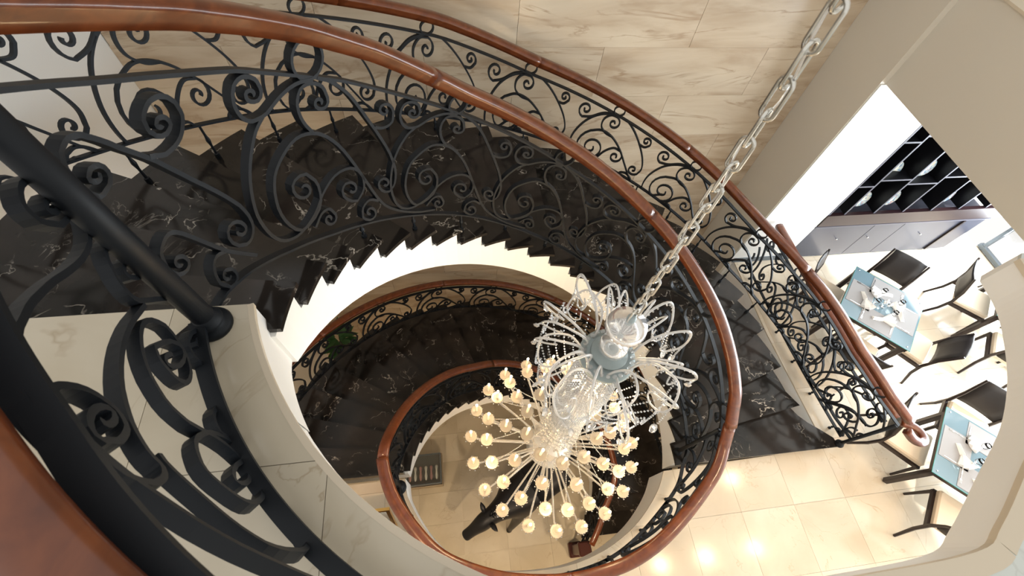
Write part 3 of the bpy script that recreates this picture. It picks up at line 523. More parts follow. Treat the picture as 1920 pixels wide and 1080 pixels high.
def balustrade(name, label, path, first, period, s0=0, s1=None, depth=.034, thick=.015, bar=.020, step=.05, feet=None, rings=True, group=None, railseg=1.9, extra=(), motif_from=-1e9, shear=0., rail=True, rsc=1.1, motif=None):
    s1 = path.L if s1 is None else s1
    p0, _, zz = path.at(s0); root = empty(name, (p0.x, p0.y, zz[2])); tag(root, label, 'balustrade', group)
    org = root.location.copy()
    def pt(s, w=None, z=None):
        P, N, (zr, zt, zb) = path.at(s); h = z if z is not None else zt + (zb - zt) * w
        return Vector((P.x, P.y, h)) - org, Vector((N.x, N.y, 0))
    def line(w, a, b, k=None):
        n = max(2, int((b - a) / step)); return [pt(a + (b - a) * i / n, w) for i in range(n + 1)]
    for nm, w in (('top_bar', 0.), ('bottom_bar', 1.)):
        mb = MB(); L = line(w, s0, s1); sweep(mb, [a for a, b in L], [b for a, b in L], bar * .7, bar * 1.9); mb.build(nm, 'iron', root)
    # handrail in lengths
    a0, a1 = s0, s1; k = max(1, round((a1 - a0) / railseg))
    for i in range(k if rail else 0):
        a, b = a0 + (a1 - a0) * i / k, a0 + (a1 - a0) * (i + 1) / k - (.002 if i < k - 1 else 0)
        n = max(2, int((b - a) / step)); Pp = []; Nn = []
        for j in range(n + 1):
            s = a + (b - a) * j / n; P, N, (zr, zt, zb) = path.at(s); Pp.append(Vector((P.x, P.y, zr)) - org); Nn.append(Vector((N.x, N.y, 0)))
        V, F = prof_sweep(Pp, Nn, PROF, rsc); mesh('handrail', V, F, 'wood', root, True)
    for (C_, R_, cv) in extra:     # hand-drawn scrolls given as (angle, depth) on the rail's own cylinder
        RR = R_ if callable(R_) else (lambda t, q=R_: q)
        run = [(Vector((S * (C_[0] + RR(t) * cos(radians(t))), S * (C_[1] + RR(t) * sin(radians(t))), zc(h))) - org, Vector((cos(radians(t)), sin(radians(t)), 0))) for t, h in cv]
        mb = MB(); sweep(mb, [a for a, b in run], [b for a, b in run], thick, depth); mb.build('scroll', 'iron', root)
    j = math.floor((s0 - first) / period) - 1
    while first + j * period < s1 + period:
        base = first + j * period
        if base < motif_from: j += 1; continue
        for c in (motif or MOT):
            run = []
            def flush(run):
                if len(run) > 3:
                    mb = MB(); sweep(mb, [a for a, b in run], [b for a, b in run], thick, depth); mb.build('scroll', 'iron', root)
            for u, w_ in c:
                s = base + (u - shear * w_) * period
                if s0 <= s <= s1: run.append(pt(s, min(max(w_, 0), 1)))
                else: flush(run); run = []
            flush(run)
        if s0 <= base <= s1 and rings:
            P, N, (zr, zt, zb) = path.at(base); rr = max(.02, (zr - .034 - zt) / 2); c = Vector((P.x, P.y, zt + rr)) - org; Nv = Vector((N.x, N.y, 0)); T = Vector((-N.y, N.x, 0))
            mb = MB(); Q = [c + T * cos(2 * pi * i / 20) * rr + Vector((0, 0, sin(2 * pi * i / 20) * rr)) for i in range(21)]
            sweep(mb, Q, [Nv] * 21, thick * .8, depth); mb.build('ring', 'iron', root)
        if feet:
            for fr in (0, .5):
                s = base + fr * period
                if s0 + .03 <= s <= s1 - .03:
                    P, N, (zr, zt, zb) = path.at(s); zf = feet(P, s)
                    if zf is not None and zb - zf > .01:
                        mb = MB(); c0 = Vector((P.x, P.y, zf)) - org; c1 = Vector((P.x, P.y, zb)) - org; mid = c0.lerp(c1, .55)
                        mb.tube([c0, c0.lerp(c1, .15), c0.lerp(c1, .16), c0.lerp(c1, .4), mid, c0.lerp(c1, .7), c1], [.019, .019, .009, .009, .017, .009, .009], 8)
                        mb.build('foot', 'iron', root)
        j += 1
    return root
def post(parent_name, label, x, y, h0, h1, r=.038):
    g = empty(parent_name, P3(x, y, h1)); tag(g, label, 'post'); H = S * (h1 - h0)
    MB().lathe([(r, .08), (r, H)], n=24).build('shaft', 'iron', g, True)
    MB().lathe([(.078, 0), (.080, .012), (.072, .03), (.055, .036), (.060, .05), (.056, .062), (r + .006, .07), (r, .09)], n=28).build('base', 'iron', g, True)
    return g
def tread_feet(h0, N, thin, rl, sg_):
    def f(P, s):
        if sg_ > 0 and (Vector(P) / S - Vector(OO)).length > rl: return None
        t = math.degrees(atan2(P.y / S - OI[1], P.x / S - OI[0]))
        if t < -90: t += 360
        for n in range(0, N):
            if thin(n) <= t: return zc(h0 + n * RI)
        return zc(h0 + N * RI)
    return f
def d_in(t): return 1 + max(0, (174.5 - t) / 8.27) * RI
# inner balustrade of the upper flight
pts = []
hr = [(-3, .60), (2, .64), (5.4, .681), (13.6, .70), (25, .708), (43, .693), (65, .681), (89, .69), (113, .704), (131, .748), (142.6, .755), (151.5, .745), (158.6, .731), (165, .712), (170, .697), (180, .67)]
ht = [(-3, .50), (3, .535), (16, .575), (29, .585), (57.7, .575), (85, .582), (113, .616), (126, .626), (138, .640), (153.7, .634), (166.7, .600), (173.6, .589), (180, .575)]
hb = [(-8, .03), (60, .015), (91, .018), (114, .05), (161.8, .055), (167.7, .048), (172, .02), (175, -.02), (180, -.03)]
RIN = lambda t: lerp(t, [(150, 1.0), (160, 1.015), (168, 1.04), (174, 1.065), (180, 1.095)])
def pitch(t): return 1 + (174.5 - t) / 8.27 * RI
for i in range(0, 92):
    t = 180 - i * 2.0; h = pitch(t); R = RIN(t); pts.append((OI[0] + R * cos(radians(t)), OI[1] + R * sin(radians(t)), h - lerp(t, hr), h - lerp(t, ht), h - lerp(t, hb)))
pi_ = Path(pts)
def s_at(path, ctr, t, tol=1.2):
    best = min(range(len(path.p)), key=lambda i: abs(((math.degrees(atan2(path.p[i][0].y / S - ctr[1], path.p[i][0].x / S - ctr[0])) - t + 180) % 360) - 180)); return path.s[best]
per_in = radians(28.2) * S
inb = balustrade('scrolled_balustrade', 'inner scrollwork balustrade with mahogany handrail around the stairwell, upper flight', pi_, s_at(pi_, OI, 142.5) - .035, per_in, 0.0, None, depth=.040, thick=.017, feet=tread_feet(1, 23, th_in1, .945, -1), step=.035, extra=[(OI, RIN, c) for c in WPANEL], motif_from=s_at(pi_, OI, 146), motif=MOT_IN, rsc=1.2)
# outer balustrade of the upper flight, flaring at its foot
RO = [(-9, 2.24), (-4, 2.2), (1, 2.10), (9, 2.0), (16, 1.96), (25, 1.90), (35, 1.85), (180, 1.85)]
pts = []
for i in range(0, 93):
    t = 181 - i * 2.0; h = 1 + max(0, (177 - t) / 8.2) * RI; R = lerp(t, RO); a = lerp(t, [(-6, .60), (20, .60), (40, .565), (88, .578), (104, .635), (180, .66)]); b = lerp(t, [(-6, .12), (40, .10), (110, .065), (130, .11), (180, .12)])
    pts.append((OO[0] + R * cos(radians(t)), OO[1] + R * sin(radians(t)), h - a, h - a + .085, h - b))
po_ = Path(pts)
ou = balustrade('scrolled_balustrade', 'outer scrollwork balustrade with mahogany handrail beside the marble wall, upper flight', po_, s_at(po_, OO, 106.5) + .06, radians(17.75) * 1.85 * S, 0.0, None, depth=.026, thick=.016, feet=tread_feet(1, 23, th_out1, 1.915, 1))
# upper landing guard in the foreground
pts = []
for i in range(0, 56):
    t = -163.5 + i * 1.5; pts.append((CU[0] + 1.075 * cos(radians(t)), CU[1] + 1.075 * sin(radians(t)), lerp(t, [(-155, .33), (-140, .375)]), lerp(t, [(-155, .40), (-140, .46)]), .962))
pl_ = Path(pts)
lg = balustrade('scrolled_balustrade', 'nearest balustrade in the foreground corner on the upper landing', pl_, 0, .86, 0.0, None, depth=.036, thick=.018, step=.03, bar=.03, extra=[(CU, 1.085, c) for c in GUARD], motif_from=1.35, rail=False)

hrp = Path([(CU[0] + 1.108 * cos(radians(t)), CU[1] + 1.108 * sin(radians(t)), lerp(t, [(-156, .35), (-140, .415), (-126, .455)]), .5, .9) for t in [-170 + 1.5 * i for i in range(62)]])
for a_, b_ in ((0, .66), (.662, 1.75), (1.752, hrp.L)):
    Pp = []; Nn = []; n_ = 24
    for j_ in range(n_ + 1):
        P_, N_, z_ = hrp.at(a_ + (b_ - a_) * j_ / n_); Pp.append(Vector((P_.x, P_.y, z_[0])) - lg.location); Nn.append(Vector((N_.x, N_.y, 0)))
    V, F = prof_sweep(Pp, Nn, PROF, 1.15); mesh('handrail', V, F, 'wood', lg, True)
post('landing_post', 'thick round black iron post on the upper cream landing', -.572, .548, .34, 1.0, .043)
# mezzanine guard around the round opening
G = [(1.474, .468), (1.452, .37), (1.37, .245), (1.21, .115), (1.02, -.01), (.845, -.09), (.67, -.13), (.45, -.145), (.185, -.11), (-.02, -.04), (-.17, .045), (-.285, .17), (-.38, .31), (-.425, .42), (-.45, .53)]
pts = [(p.x, p.y, HM - lerp(i, [(0, .755), (5, .66), (14, .60)]), HM - lerp(i, [(0, .655), (5, .56), (14, .50)]), HM - lerp(i, [(0, .20), (6, .08)])) for i, p in enumerate(catmull([(a, b, 0) for a, b in G], 6))]
pm_ = Path(pts)
balustrade('scrolled_balustrade', 'scrollwork guard rail curving round the mezzanine opening', pm_, .12, .95, 0.0, None, depth=.030, thick=.017, feet=lambda P, s: zc(HM), step=.04, rsc=1.2)
post('landing_post', 'round black iron post on the mezzanine landing', -.44, .455, HM - .55, HM, .036)
# straight guard of the dining edge
pts = [(2.61 + .10 * (1 - i / 30) ** 2, .40 + (PY - .05 - .40) * i / 30, HM - .56, HM - .47, HM - .06) for i in range(31)]
pd_ = Path(pts)
balustrade('scrolled_balustrade', 'straight scrollwork guard rail between stairwell and dining tables', pd_, .2, .93, 0.06, None, depth=.026, thick=.016, feet=lambda P, s: zc(HM))
for own, x_, y_, hh_, nm_ in ((ou, 2.63, .385, 2.60, 'end_post'),):
    MB().tube([P3(x_, y_, 3.10) - own.location, P3(x_, y_, 3.05) - own.location, P3(x_, y_, hh_) - own.location], [.03, .02, .02], 12).build(nm_, 'iron', own, True)
    MB().lathe([(.05, 0), (.052, .02), (.035, .04), (.03, .06)], P3(x_, y_, 3.104) - own.location, 16).build('post_base', 'iron', own, True)
# volute joining the two handrails
vol = [(2.655, .345, 2.575), (2.69, .30, 2.60), (2.735, .275, 2.615), (2.78, .29, 2.625), (2.79, .335, 2.63), (2.765, .375, 2.635), (2.715, .405, 2.64)]
Vp = [P3(a, b, c) for a, b, c in [(p.x, p.y, p.z) for p in catmull(vol, 6)]]
Nn = []
for i in range(len(Vp)):
    t = (Vp[min(i + 1, len(Vp) - 1)] - Vp[max(i - 1, 0)]); Nn.append(Vector((t.y, -t.x, 0)).normalized())
V, F = prof_sweep([v - ou.location for v in Vp], Nn, PROF); mesh('volute', V, F, 'wood', ou, True)
MB().tube([P3(1.437, .459, 3.10) - inb.location, P3(1.437, .459, 2.50) - inb.location], [.024, .02], 12).build('end_post', 'iron', inb, True)
MB().lathe([(.045, 0), (.047, .02), (.032, .04), (.027, .06)], P3(1.437, .459, 3.104) - inb.location, 16).build('post_base', 'iron', inb, True)
# lower flight
def d2(t): return HM + max(0, (174.5 - t) / 7.7) * RI
pts = []
for i in range(0, 108):
    t = 178 - i * 2.0; h = d2(t) if t > 5.1 else HM + lerp(-t, [(-5.1, 22), (4.6, 23), (15.5, 24), (30.8, 25), (44, 26)]) * RI
    R = r_in2(t) + lerp(t, [(-30, .0), (0, .06), (120, .055), (180, .045)])
    pts.append((OI[0] + R * cos(radians(t)), OI[1] + R * sin(radians(t)), min(h - .60, HG - .60), min(h - .50, HG - .5), min(h - .05, HG - .05)))
pli = Path(pts)
balustrade('scrolled_balustrade', 'inner balustrade of the lower flight curving above the sculpture', pli, s_at(pli, OI, 150), .86, 0.0, None, depth=.028, thick=.016, step=.05)
pts = []
for i in range(0, 92):
    t = 181 - i * 2.0; h = HM + max(0, (177 - t) / 7.75) * RI; pts.append((OO[0] + 1.79 * cos(radians(t)), OO[1] + 1.79 * sin(radians(t)), h - .52, h - .44, h - .05))
plo = Path(pts)
balustrade('scrolled_balustrade', 'outer balustrade of the lower flight in front of the tan marble', plo, s_at(plo, OO, 127.7), radians(17.4) * 1.79 * S, 0.0, None, depth=.024, thick=.016)
M['newel'] = mat('dark_red_brown_wood', (.055, .014, .010), .3)
nw = empty('newel_post', P3(1.13, -.045, HG)); tag(nw, 'carved square wooden newel at the foot of the lower stairs', 'newel post')
MB().bevbox((0, 0, .07), (.26, .26, .14), .02).build('plinth', 'newel', nw); MB().bevbox((0, 0, .50), (.17, .17, .74), .02).build('shaft', 'newel', nw); MB().bevbox((0, 0, .92), (.23, .23, .10), .03).build('cap', 'newel', nw)
# ------------------------------------------------------------------ unseen wall added to block the sun upstairs; dining room glazing
g = empty('wall_sun_blocker'); tag(g, 'plain unseen wall added to keep the sun off the stairwell', kind='structure')
MB().box((S * 4.3, S * (YS + NY) / 2, (zc(.86) + zc(-8)) / 2), (S * .1, S * (NY - YS), zc(-8) - zc(.86))).build('plaster', 'white', g)
g = empty('window_1'); tag(g, 'tall glazed wall on the far side of the dining room', kind='structure')
zb_, zt_ = zc(HM), zc(1.42)
for yy in (-2.5, -1.9, -1.3, -.7, -.1, .5, 1.1, 1.7, 2.0):
    MB().box((S * XE, S * yy, (zb_ + zt_) / 2), (.06, .05, zt_ - zb_)).build('mullion', 'alu', g)
for hz in (HM - .03, 2.55, 1.45):
    MB().box((S * XE, S * (YS + PY) / 2, zc(hz)), (.07, S * (PY - YS), .06)).build('transom', 'alu', g)
yy = [-2.5, -1.9, -1.3, -.7, -.1, .5, 1.1, 1.7, 2.0]
for a, b in zip(yy, yy[1:]):
    MB().box((S * XE, S * (a + b) / 2, (zb_ + zt_) / 2), (.008, S * (b - a) - .06, zt_ - zb_ - .1)).build('pane', 'window', g)
# ------------------------------------------------------------------ recessed downlights below the upper slab, and an added warm fill
for i, (x, y) in enumerate([(2.97, .43), (2.96, -.26), (2.4, -.27), (1.9, -.28)]):
    g = empty('downlight', P3(x, y, 1.13)); tag(g, 'recessed downlight under the upper floor, ' + ('farthest back by the dining tables', 'farthest right towards the frame corner', 'third from the right along the floor edge', 'nearest the round stairwell')[i], 'downlight', 'downlights under the upper floor')
    MB().lathe([(.028, -.004), (.045, -.006), (.047, 0), (.03, .0)], n=20, cap=False).build('trim_ring', 'alu', g, True)
    MB().lathe([(.03, -.003), (.029, -.001)], n=20).build('lamp', 'lamp', g)
    light('SPOT', 'downlight_and_fill', P3(x, y, 1.145), 62, (1, .70, .42), .03, target=P3(x, y, 3), spot=radians(115), blend=.9)
for x, y in [(-.9, -1.0), (.45, -.9), (1.8, -.9)]:
    light('SPOT', 'downlight_and_fill', P3(x, y, HM + .31), 260, (1, .76, .50), .05, target=P3(.5, .5, HG), spot=radians(130), blend=.9)
light('SPOT', 'downlight_and_fill', P3(-.75, -.3, 1.145), 170, (1, .64, .36), .05, target=P3(-.6, .1, HM), spot=radians(110), blend=.9)  # fill spot without a fixture, added to warm the west mezzanine floor

# ------------------------------------------------------------------ chandelier and chain
cx, cy = .465, .50
ch = empty('hanging_chain', P3(cx, cy, 1.04)); tag(ch, 'galvanised steel chain hanging down to the crystal chandelier', 'chain')
LP, LW, LR = .088, .040, .0058
def link_pts():
    o = []; hl = .058 - LW / 2
    for i in range(9): a = pi * i / 8; o.append(Vector((LW / 2 * cos(a), 0, hl + LW / 2 * sin(a))))
    for i in range(9): a = pi + pi * i / 8; o.append(Vector((LW / 2 * cos(a), 0, -hl + LW / 2 * sin(a))))
    o.append(o[0]); return o
lm = MB().tube(link_pts(), LR, 8, False)
lk = lm.build('link', 'steel', ch, True)
nl = int(S * 1.5 / LP)
for i in range(nl):
    o = lk if i == 0 else lk.copy()
    if i: COL.objects.link(o); o.parent = ch
    o.location = (0, 0, .03 + i * LP); o.rotation_euler = (0, 0, radians(25 + 90 * (i % 2) + random.uniform(-8, 8)))
cord = [Vector((.012 * sin(k * .9), .012 * cos(k * .9), .02 + k * .05)) for k in range(int(S * 1.5 / .05))]
MB().tube(cord, .0035, 6).build('cable', 'crystal', ch, True)

C0 = P3(cx, cy, 2.62)
cd = empty('chandelier', C0); tag(cd, 'large clear crystal chandelier with sixty lit candle bulbs over the stairwell', 'chandelier')
def cz(h): return S * (2.62 - h)
# central glass work
MB().lathe([(.020, cz(1.045)), (.050, cz(1.06)), (.095, cz(1.07)), (.105, cz(1.095)), (.08, cz(1.12)), (.04, cz(1.145)), (.028, cz(1.17)), (.05, cz(1.185)), (.075, cz(1.20)), (.08, cz(1.225)), (.05, cz(1.245)), (.03, cz(1.26))], n=28).build('crown_bowl', 'crystal', cd, True)
MB().lathe([(.012, cz(1.03)), (.022, cz(1.035)), (.022, cz(1.06)), (.012, cz(1.065))], n=16).build('hook_cap', 'plate_grey', cd, True)
MB().lathe([(.006, cz(1.262)), (.03, cz(1.256)), (.032, cz(1.262)), (.100, cz(1.264)), (.104, cz(1.270)), (.006, cz(1.273))], n=40).build('top_plate', 'plate_grey', cd, True)
MB().lathe([(.11, cz(1.285)), (.155, cz(1.29)), (.16, cz(1.305)), (.11, cz(1.315))], n=40).build('arm_ring', 'plate_grey', cd, True)
mb = MB()
for i in range(24):
    a = 2 * pi * i / 24; mb.sphere((.135 * cos(a), .135 * sin(a), cz(1.278)), .013, 8, 6)
mb.build('ring_knobs', 'crystal', cd, True)
MB().lathe([(.05, cz(1.32)), (.07, cz(1.5)), (.05, cz(1.6)), (.11, cz(1.68)), (.13, cz(1.76)), (.06, cz(1.86)), (.05, cz(2.05)), (.09, cz(2.15)), (.05, cz(2.25)), (.05, cz(2.45)), (.16, cz(2.52)), (.23, cz(2.55)), (.22, cz(2.575)), (.08, cz(2.62)), (.02, cz(2.68)), (.01, cz(2.71))], n=32).build('glass_stem', 'frost', cd, True)
# bead strands cascading from the ring over the body
oct_ = None
def bead(mb, c, r, el=1.0):
    x, y, z = c; mb.add([(x + r, y, z), (x, y + r, z), (x - r, y, z), (x, y - r, z), (x, y, z + r * el), (x, y, z - r * el)], [(0, 1, 4), (1, 2, 4), (2, 3, 4), (3, 0, 4), (1, 0, 5), (2, 1, 5), (3, 2, 5), (0, 3, 5)])
mb = MB(); mb2 = MB()
for i in range(60):
    a = 2 * pi * i / 60; top = .125; n = 40
    for k in range(n):
        t = k / (n - 1); r = top * (1 - t) + .10 * t + .035 * sin(pi * t); bead(mb, (r * cos(a + .15 * t), r * sin(a + .15 * t), cz(1.30 + .80 * t)), .0085)
for i in range(30):
    a = 2 * pi * i / 30
    for k in range(9): bead(mb2, ((.10 + .008 * k) * cos(a), (.10 + .008 * k) * sin(a), cz(1.80 + .05 * k)), .018, 1.6)
tag(mb.build('bead_strands', 'crystal', cd), kind='stuff'); tag(mb2.build('crystal_drops', 'crystal', cd), kind='stuff')
# curled glass arms of the crown
def curl_pts(R=.40, up=.10, q=0):
    P = [(.145, 0), (.165, .10), (.235, .18 + up * .3), (R - .02, .18 + up * .5), (R + .03, .07 + up * .3), (R + .01, .0), (R - .06, -.02), (R - .10, .02), (R - .08, .065)]
    return [Vector((x, 0, z)) for x, z in P]
cm = MB(); cp = catmull(curl_pts(), 5); cm.tube(cp, [.0080 * (1 - .45 * i / len(cp)) for i in range(len(cp))], 8)
dp = MB()
for k in range(16): t = k / 15; p = cp[int(8 + t * 18)]; bead(dp, (p.x, 0, p.z - .018), .0075)
for k in range(9): bead(dp, (.43, 0, .06 - k * .018), .007)
dp.add(*(lambda b: (b.V, b.F))(MB().sphere((.43, 0, -.14), .020, 6, 5, (1, .6, 2.0))))
c0 = cm.build('curled_arm', 'curl', cd, True); d0 = tag(dp.build('bead_string', 'crystal', c0), kind='stuff')
c0.location = (0, 0, cz(1.29))
for i in range(1, 24):
    c = c0.copy(); COL.objects.link(c); c.parent = cd; c.rotation_euler = (radians(random.uniform(-28, 28)), radians(random.uniform(-12, 12)), 2 * pi * i / 24 + random.uniform(-.05, .05)); c.scale = [random.uniform(.82, 1.08)] * 3; d = d0.copy(); COL.objects.link(d); d.parent = c
# swags between crown tips and body
mb = MB()
for i in range(24):
    a0 = 2 * pi * i / 24; a1 = 2 * pi * (i + 1) / 24
    for k in range(22):
        t = k / 21; r = .385; z = cz(1.29) + .02 - .16 * sin(pi * t); a = a0 + (a1 - a0) * t; bead(mb, (r * cos(a), r * sin(a), z), .007)
    for k in range(26):
        t = k / 25; r = .38 * (1 - t) + .15 * t; z = cz(1.29) + .03 * (1 - t) - .62 * t - .10 * sin(pi * t); bead(mb, (r * cos(a0), r * sin(a0), z), .007)
tag(mb.build('bead_swags', 'crystal', cd), kind='stuff')
# candle arms in four tiers
def candle_arm(R, h):
    z = cz(h); zs = cz(2.52) if R * S > .4 else cz(2.38)
    P = catmull([(.10, 0, zs), (.16 if R > .25 else .13, 0, zs - .02), (R * S * .5, 0, (zs + z) / 2 - .06), (R * S * .80, 0, z - .12), (R * S * .985, 0, z - .06), (R * S, 0, z - .012)], 6)
    arm = MB().tube(P, .0085, 8).build('candle_arm', 'frost', cd, True)
    n = 16; V = []; F = []
    prof = [(.012, -.014), (.032, -.010), (.053, .004), (.051, .008), (.030, -.003), (.012, -.004)]
    for r, zz in prof:
        for i in range(n * 2):
            q = r * (1 + (.10 if (i % 2 and r > .05) else 0)); a = pi * i / n; V.append((R * S + q * cos(a), q * sin(a), z + zz + (.006 if (i % 2 and r > .05) else 0)))
    for j in range(len(prof) - 1):
        for i in range(2 * n): a = j * 2 * n + i; b = j * 2 * n + (i + 1) % (2 * n); F.append((a, b, b + 2 * n, a + 2 * n))
    pan = mesh('drip_pan', V, F, 'lace', arm, True)
    dr = MB()
    for k in range(8): a = 2 * pi * k / 8; dr.sphere((R * S + .062 * cos(a), .062 * sin(a), z - .022), .0065, 5, 4, (1, 1, 2.4))
    tag(dr.build('pendants', 'crystal', arm), kind='stuff')
    MB().lathe([(.0105, z - .005), (.0105, z + .155), (.006, z + .159)], (R * S, 0, 0), 12).build('candle', 'candle', arm, True)
    MB().lathe([(.003, z + .157), (.0105, z + .168), (.0115, z + .179), (.007, z + .195), (.0015, z + .209)], (R * S, 0, 0), 12).build('bulb', 'flame', arm, True)
    return arm
for R, h, n, a0 in ((.435, 2.45, 20, -170), (.355, 2.33, 20, -163), (.262, 2.25, 10, -153), (.175, 2.15, 10, -135)):
    a = candle_arm(R, h); ks = kids(a)
    a.rotation_euler = (0, 0, radians(a0))
    for i in range(1, n):
        c = a.copy(); COL.objects.link(c); c.parent = cd; c.rotation_euler = (0, 0, radians(a0 + 360 * i / n + random.uniform(-1.2, 1.2)))
        for k in ks: d = k.copy(); COL.objects.link(d); d.parent = c
mb = MB()
for i in range(20):
    a = radians(-163 + 18 * i); R = .355 * S
    for k in range(46):
        t = k / 45; r = .07 + (R - .07) * t; z = cz(1.93) * (1 - t) + cz(2.35) * t - .13 * sin(pi * t) * (1 - .3 * t); bead(mb, (r * cos(a), r * sin(a), z), .006)
tag(mb.build('bead_ropes', 'frost', cd), kind='stuff')
for k in range(6):
    a = pi / 3 * k + .3; light('POINT', 'chandelier_glow', P3(cx + .40 * cos(a), cy + .40 * sin(a), 2.20), 9, (1, .72, .40), .08)
light('POINT', 'chandelier_glow', P3(cx + .16, cy - .16, 1.8), 9, (1, .74, .42), .12)

# ------------------------------------------------------------------ dining furniture
ZM = zc(HM)
def table(label, x, y, rz):
    t = empty('dining_table', P3(x, y, HM), rz); tag(t, label, 'table', 'square glass-topped dining tables'); W = .92
    MB().box((0, 0, .742), (W, W, .008)).build('glass_top', 'tableglass', t)
    mb = MB()
    for s in (-1, 1): mb.box((s * W / 2, 0, .742), (.004, W + .004, .009)); mb.box((0, s * W / 2, .742), (W, .004, .009))
    mb.build('glass_edge', 'glassedge', t)
    for k in range(4):
        r = Matrix.Rotation(k * pi / 2, 3, 'Z'); MB().box(r @ Vector((W / 2 - .03, 0, .705)), (.03, W - .03, .065), None).build('apron', 'dark_wood', t) if k % 2 == 0 else MB().box(r @ Vector((W / 2 - .03, 0, .705)), (W - .03, .03, .065)).build('apron', 'dark_wood', t)
    for a in (-1, 1):
        for b in (-1, 1):
            MB().bevbox((a * (W / 2 - .05), b * (W / 2 - .05), .36), (.06, .06, .70), .006).build('leg', 'dark_wood', t)
            MB().lathe([(.009, .746), (.009, .751), (.004, .753)], (a * (W / 2 - .045), b * (W / 2 - .045), 0), 10).build('fixing', 'cutlery', t, True)
    return t
def chair(label, x, y, rz, first=[None]):
    """faces local -x, back towards +x"""
    if first[0] is None:
        c = empty('dining_chair'); W = .47
        MB().bevbox((-.01, 0, .455), (.45, .45, .075), .022).build('seat', 'cushion', c)
        for s in (-1, 1):
            mb = MB(); mb.box((0, s * .235, .405), (.47, .03, .045)); mb.build('side_rail', 'dark_wood', c)
            MB().tube([Vector((-.215, s * .235, .42)), Vector((-.235, s * .238, 0))], [.022, .016], 6).build('leg', 'dark_wood', c)
            MB().tube([Vector(p) for p in ((.33, s * .24, 0), (.25, s * .236, .25), (.225, s * .235, .45), (.255, s * .235, .66), (.34, s * .235, .93))], [.016, .020, .022, .018, .014], 6).build('leg', 'dark_wood', c)
        MB().box((-.22, 0, .405), (.03, .47, .045)).build('front_rail', 'dark_wood', c)
        V = []; F = []
        for i in range(7):
            t = i / 6; z = .52 + .40 * t; x0 = .232 + .10 * t * t + .005
            for j in range(5): yy = -.215 + .43 * j / 4; V.append((x0 + .020 * (1 - (yy / .215) ** 2), yy, z))
        k = len(V); V += [(v[0] + .018, v[1], v[2]) for v in V]
        for i in range(6):
            for j in range(4): a = i * 5 + j; F.append((a, a + 1, a + 6, a + 5)); F.append((k + a, k + a + 5, k + a + 6, k + a + 1))
        for i in range(6): a = i * 5; F.append((a, a + 5, k + a + 5, k + a)); a += 4; F.append((a, k + a, k + a + 5, a + 5))
        for j in range(4): F.append((j, k + j, k + j + 1, j + 1)); a = 30 + j; F.append((a, a + 1, k + a + 1, k + a))
        mesh('back_panel', V, F, 'panel', c, True)
        first[0] = c; o = c
    else: o = copy_tree(first[0])
    o.location = P3(x, y, HM); o.rotation_euler = (0, 0, rz)
    tag(o, label, 'chair', 'dark framed chairs with cream seats'); return o
def local(t, x, y, z):
    return t.location + Matrix.Rotation(t.rotation_euler.z, 3, 'Z') @ Vector((x, y, z))
def cutlery(kind, label, loc, rz):
    g = empty(kind, loc, rz); tag(g, label, kind, 'steel cutlery laid on the glass tables')
    L = .20
    MB().bevbox((-.05, 0, .002), (.10, .014, .004), .0015).build('handle', 'cutlery', g)
    if kind == 'knife': MB().prism([(0, -.006), (.10, -.004), (.115, .004), (.0, .009)], .001, .003).build('blade', 'cutlery', g)
    else:
        MB().prism([(0, -.003), (.05, -.004), (.062, -.012), (.075, -.012), (.075, .012), (.062, .012), (.05, .004), (0, .003)], .001, .0035).build('neck', 'cutlery', g)
        mb = MB()
        for k in range(4): mb.box((.092, -.0105 + .007 * k, .0025), (.036, .003, .002))
        mb.build('tines', 'cutlery', g)
    return g
def napkin(label, loc, rz):
    g = empty('napkin', loc, rz); tag(g, label, 'napkin', 'folded white linen napkins on the glass tables')
    V = []; F = []; n = 9     # fanned pleats gathered into a point
    for i in range(n):
        a = -.62 + 1.24 * i / (n - 1); L = .19 - .02 * abs(a); zz = .055 if i % 2 else .018
        V += [(0.0 + .03 * cos(a), .03 * sin(a), .012 + (.01 if i % 2 else 0)), (L * cos(a), L * sin(a), zz), (L * cos(a) * .98, L * sin(a) * .98, .002), (.03 * cos(a), .03 * sin(a), .001)]
    for i in range(n - 1):
        a = 4 * i
        for k in range(4): F.append((a + k, a + (k + 1) % 4, a + 4 + (k + 1) % 4, a + 4 + k))
    F += [(3, 2, 1, 0), (4 * n - 4, 4 * n - 3, 4 * n - 2, 4 * n - 1)]
    mesh('fan', V, F, 'napkin', g)
    MB().add([(-.10, -.028, .002), (-.10, .028, .002), (.035, .03, .002), (.035, -.03, .002), (-.085, 0, .030), (.03, 0, .045)], [(0, 1, 2, 3), (0, 4, 1), (3, 2, 5), (0, 3, 5, 4), (1, 4, 5, 2)]).build('tail', 'napkin', g)
    return g
def goblet(label, loc, rz=0, tilt=0):
    g = empty('wine_glass', loc, rz); tag(g, label, 'glass', 'clear stemmed glasses on the glass tables')
    MB().lathe([(.030, 0), (.030, .002), (.004, .008), (.004, .07), (.018, .085), (.032, .11), (.034, .14), (.028, .165), (.0265, .165), (.032, .14), (.030, .112), (.015, .09), (.001, .086)], n=20, cap=False).build('bowl', 'glass', g, True)
    return g
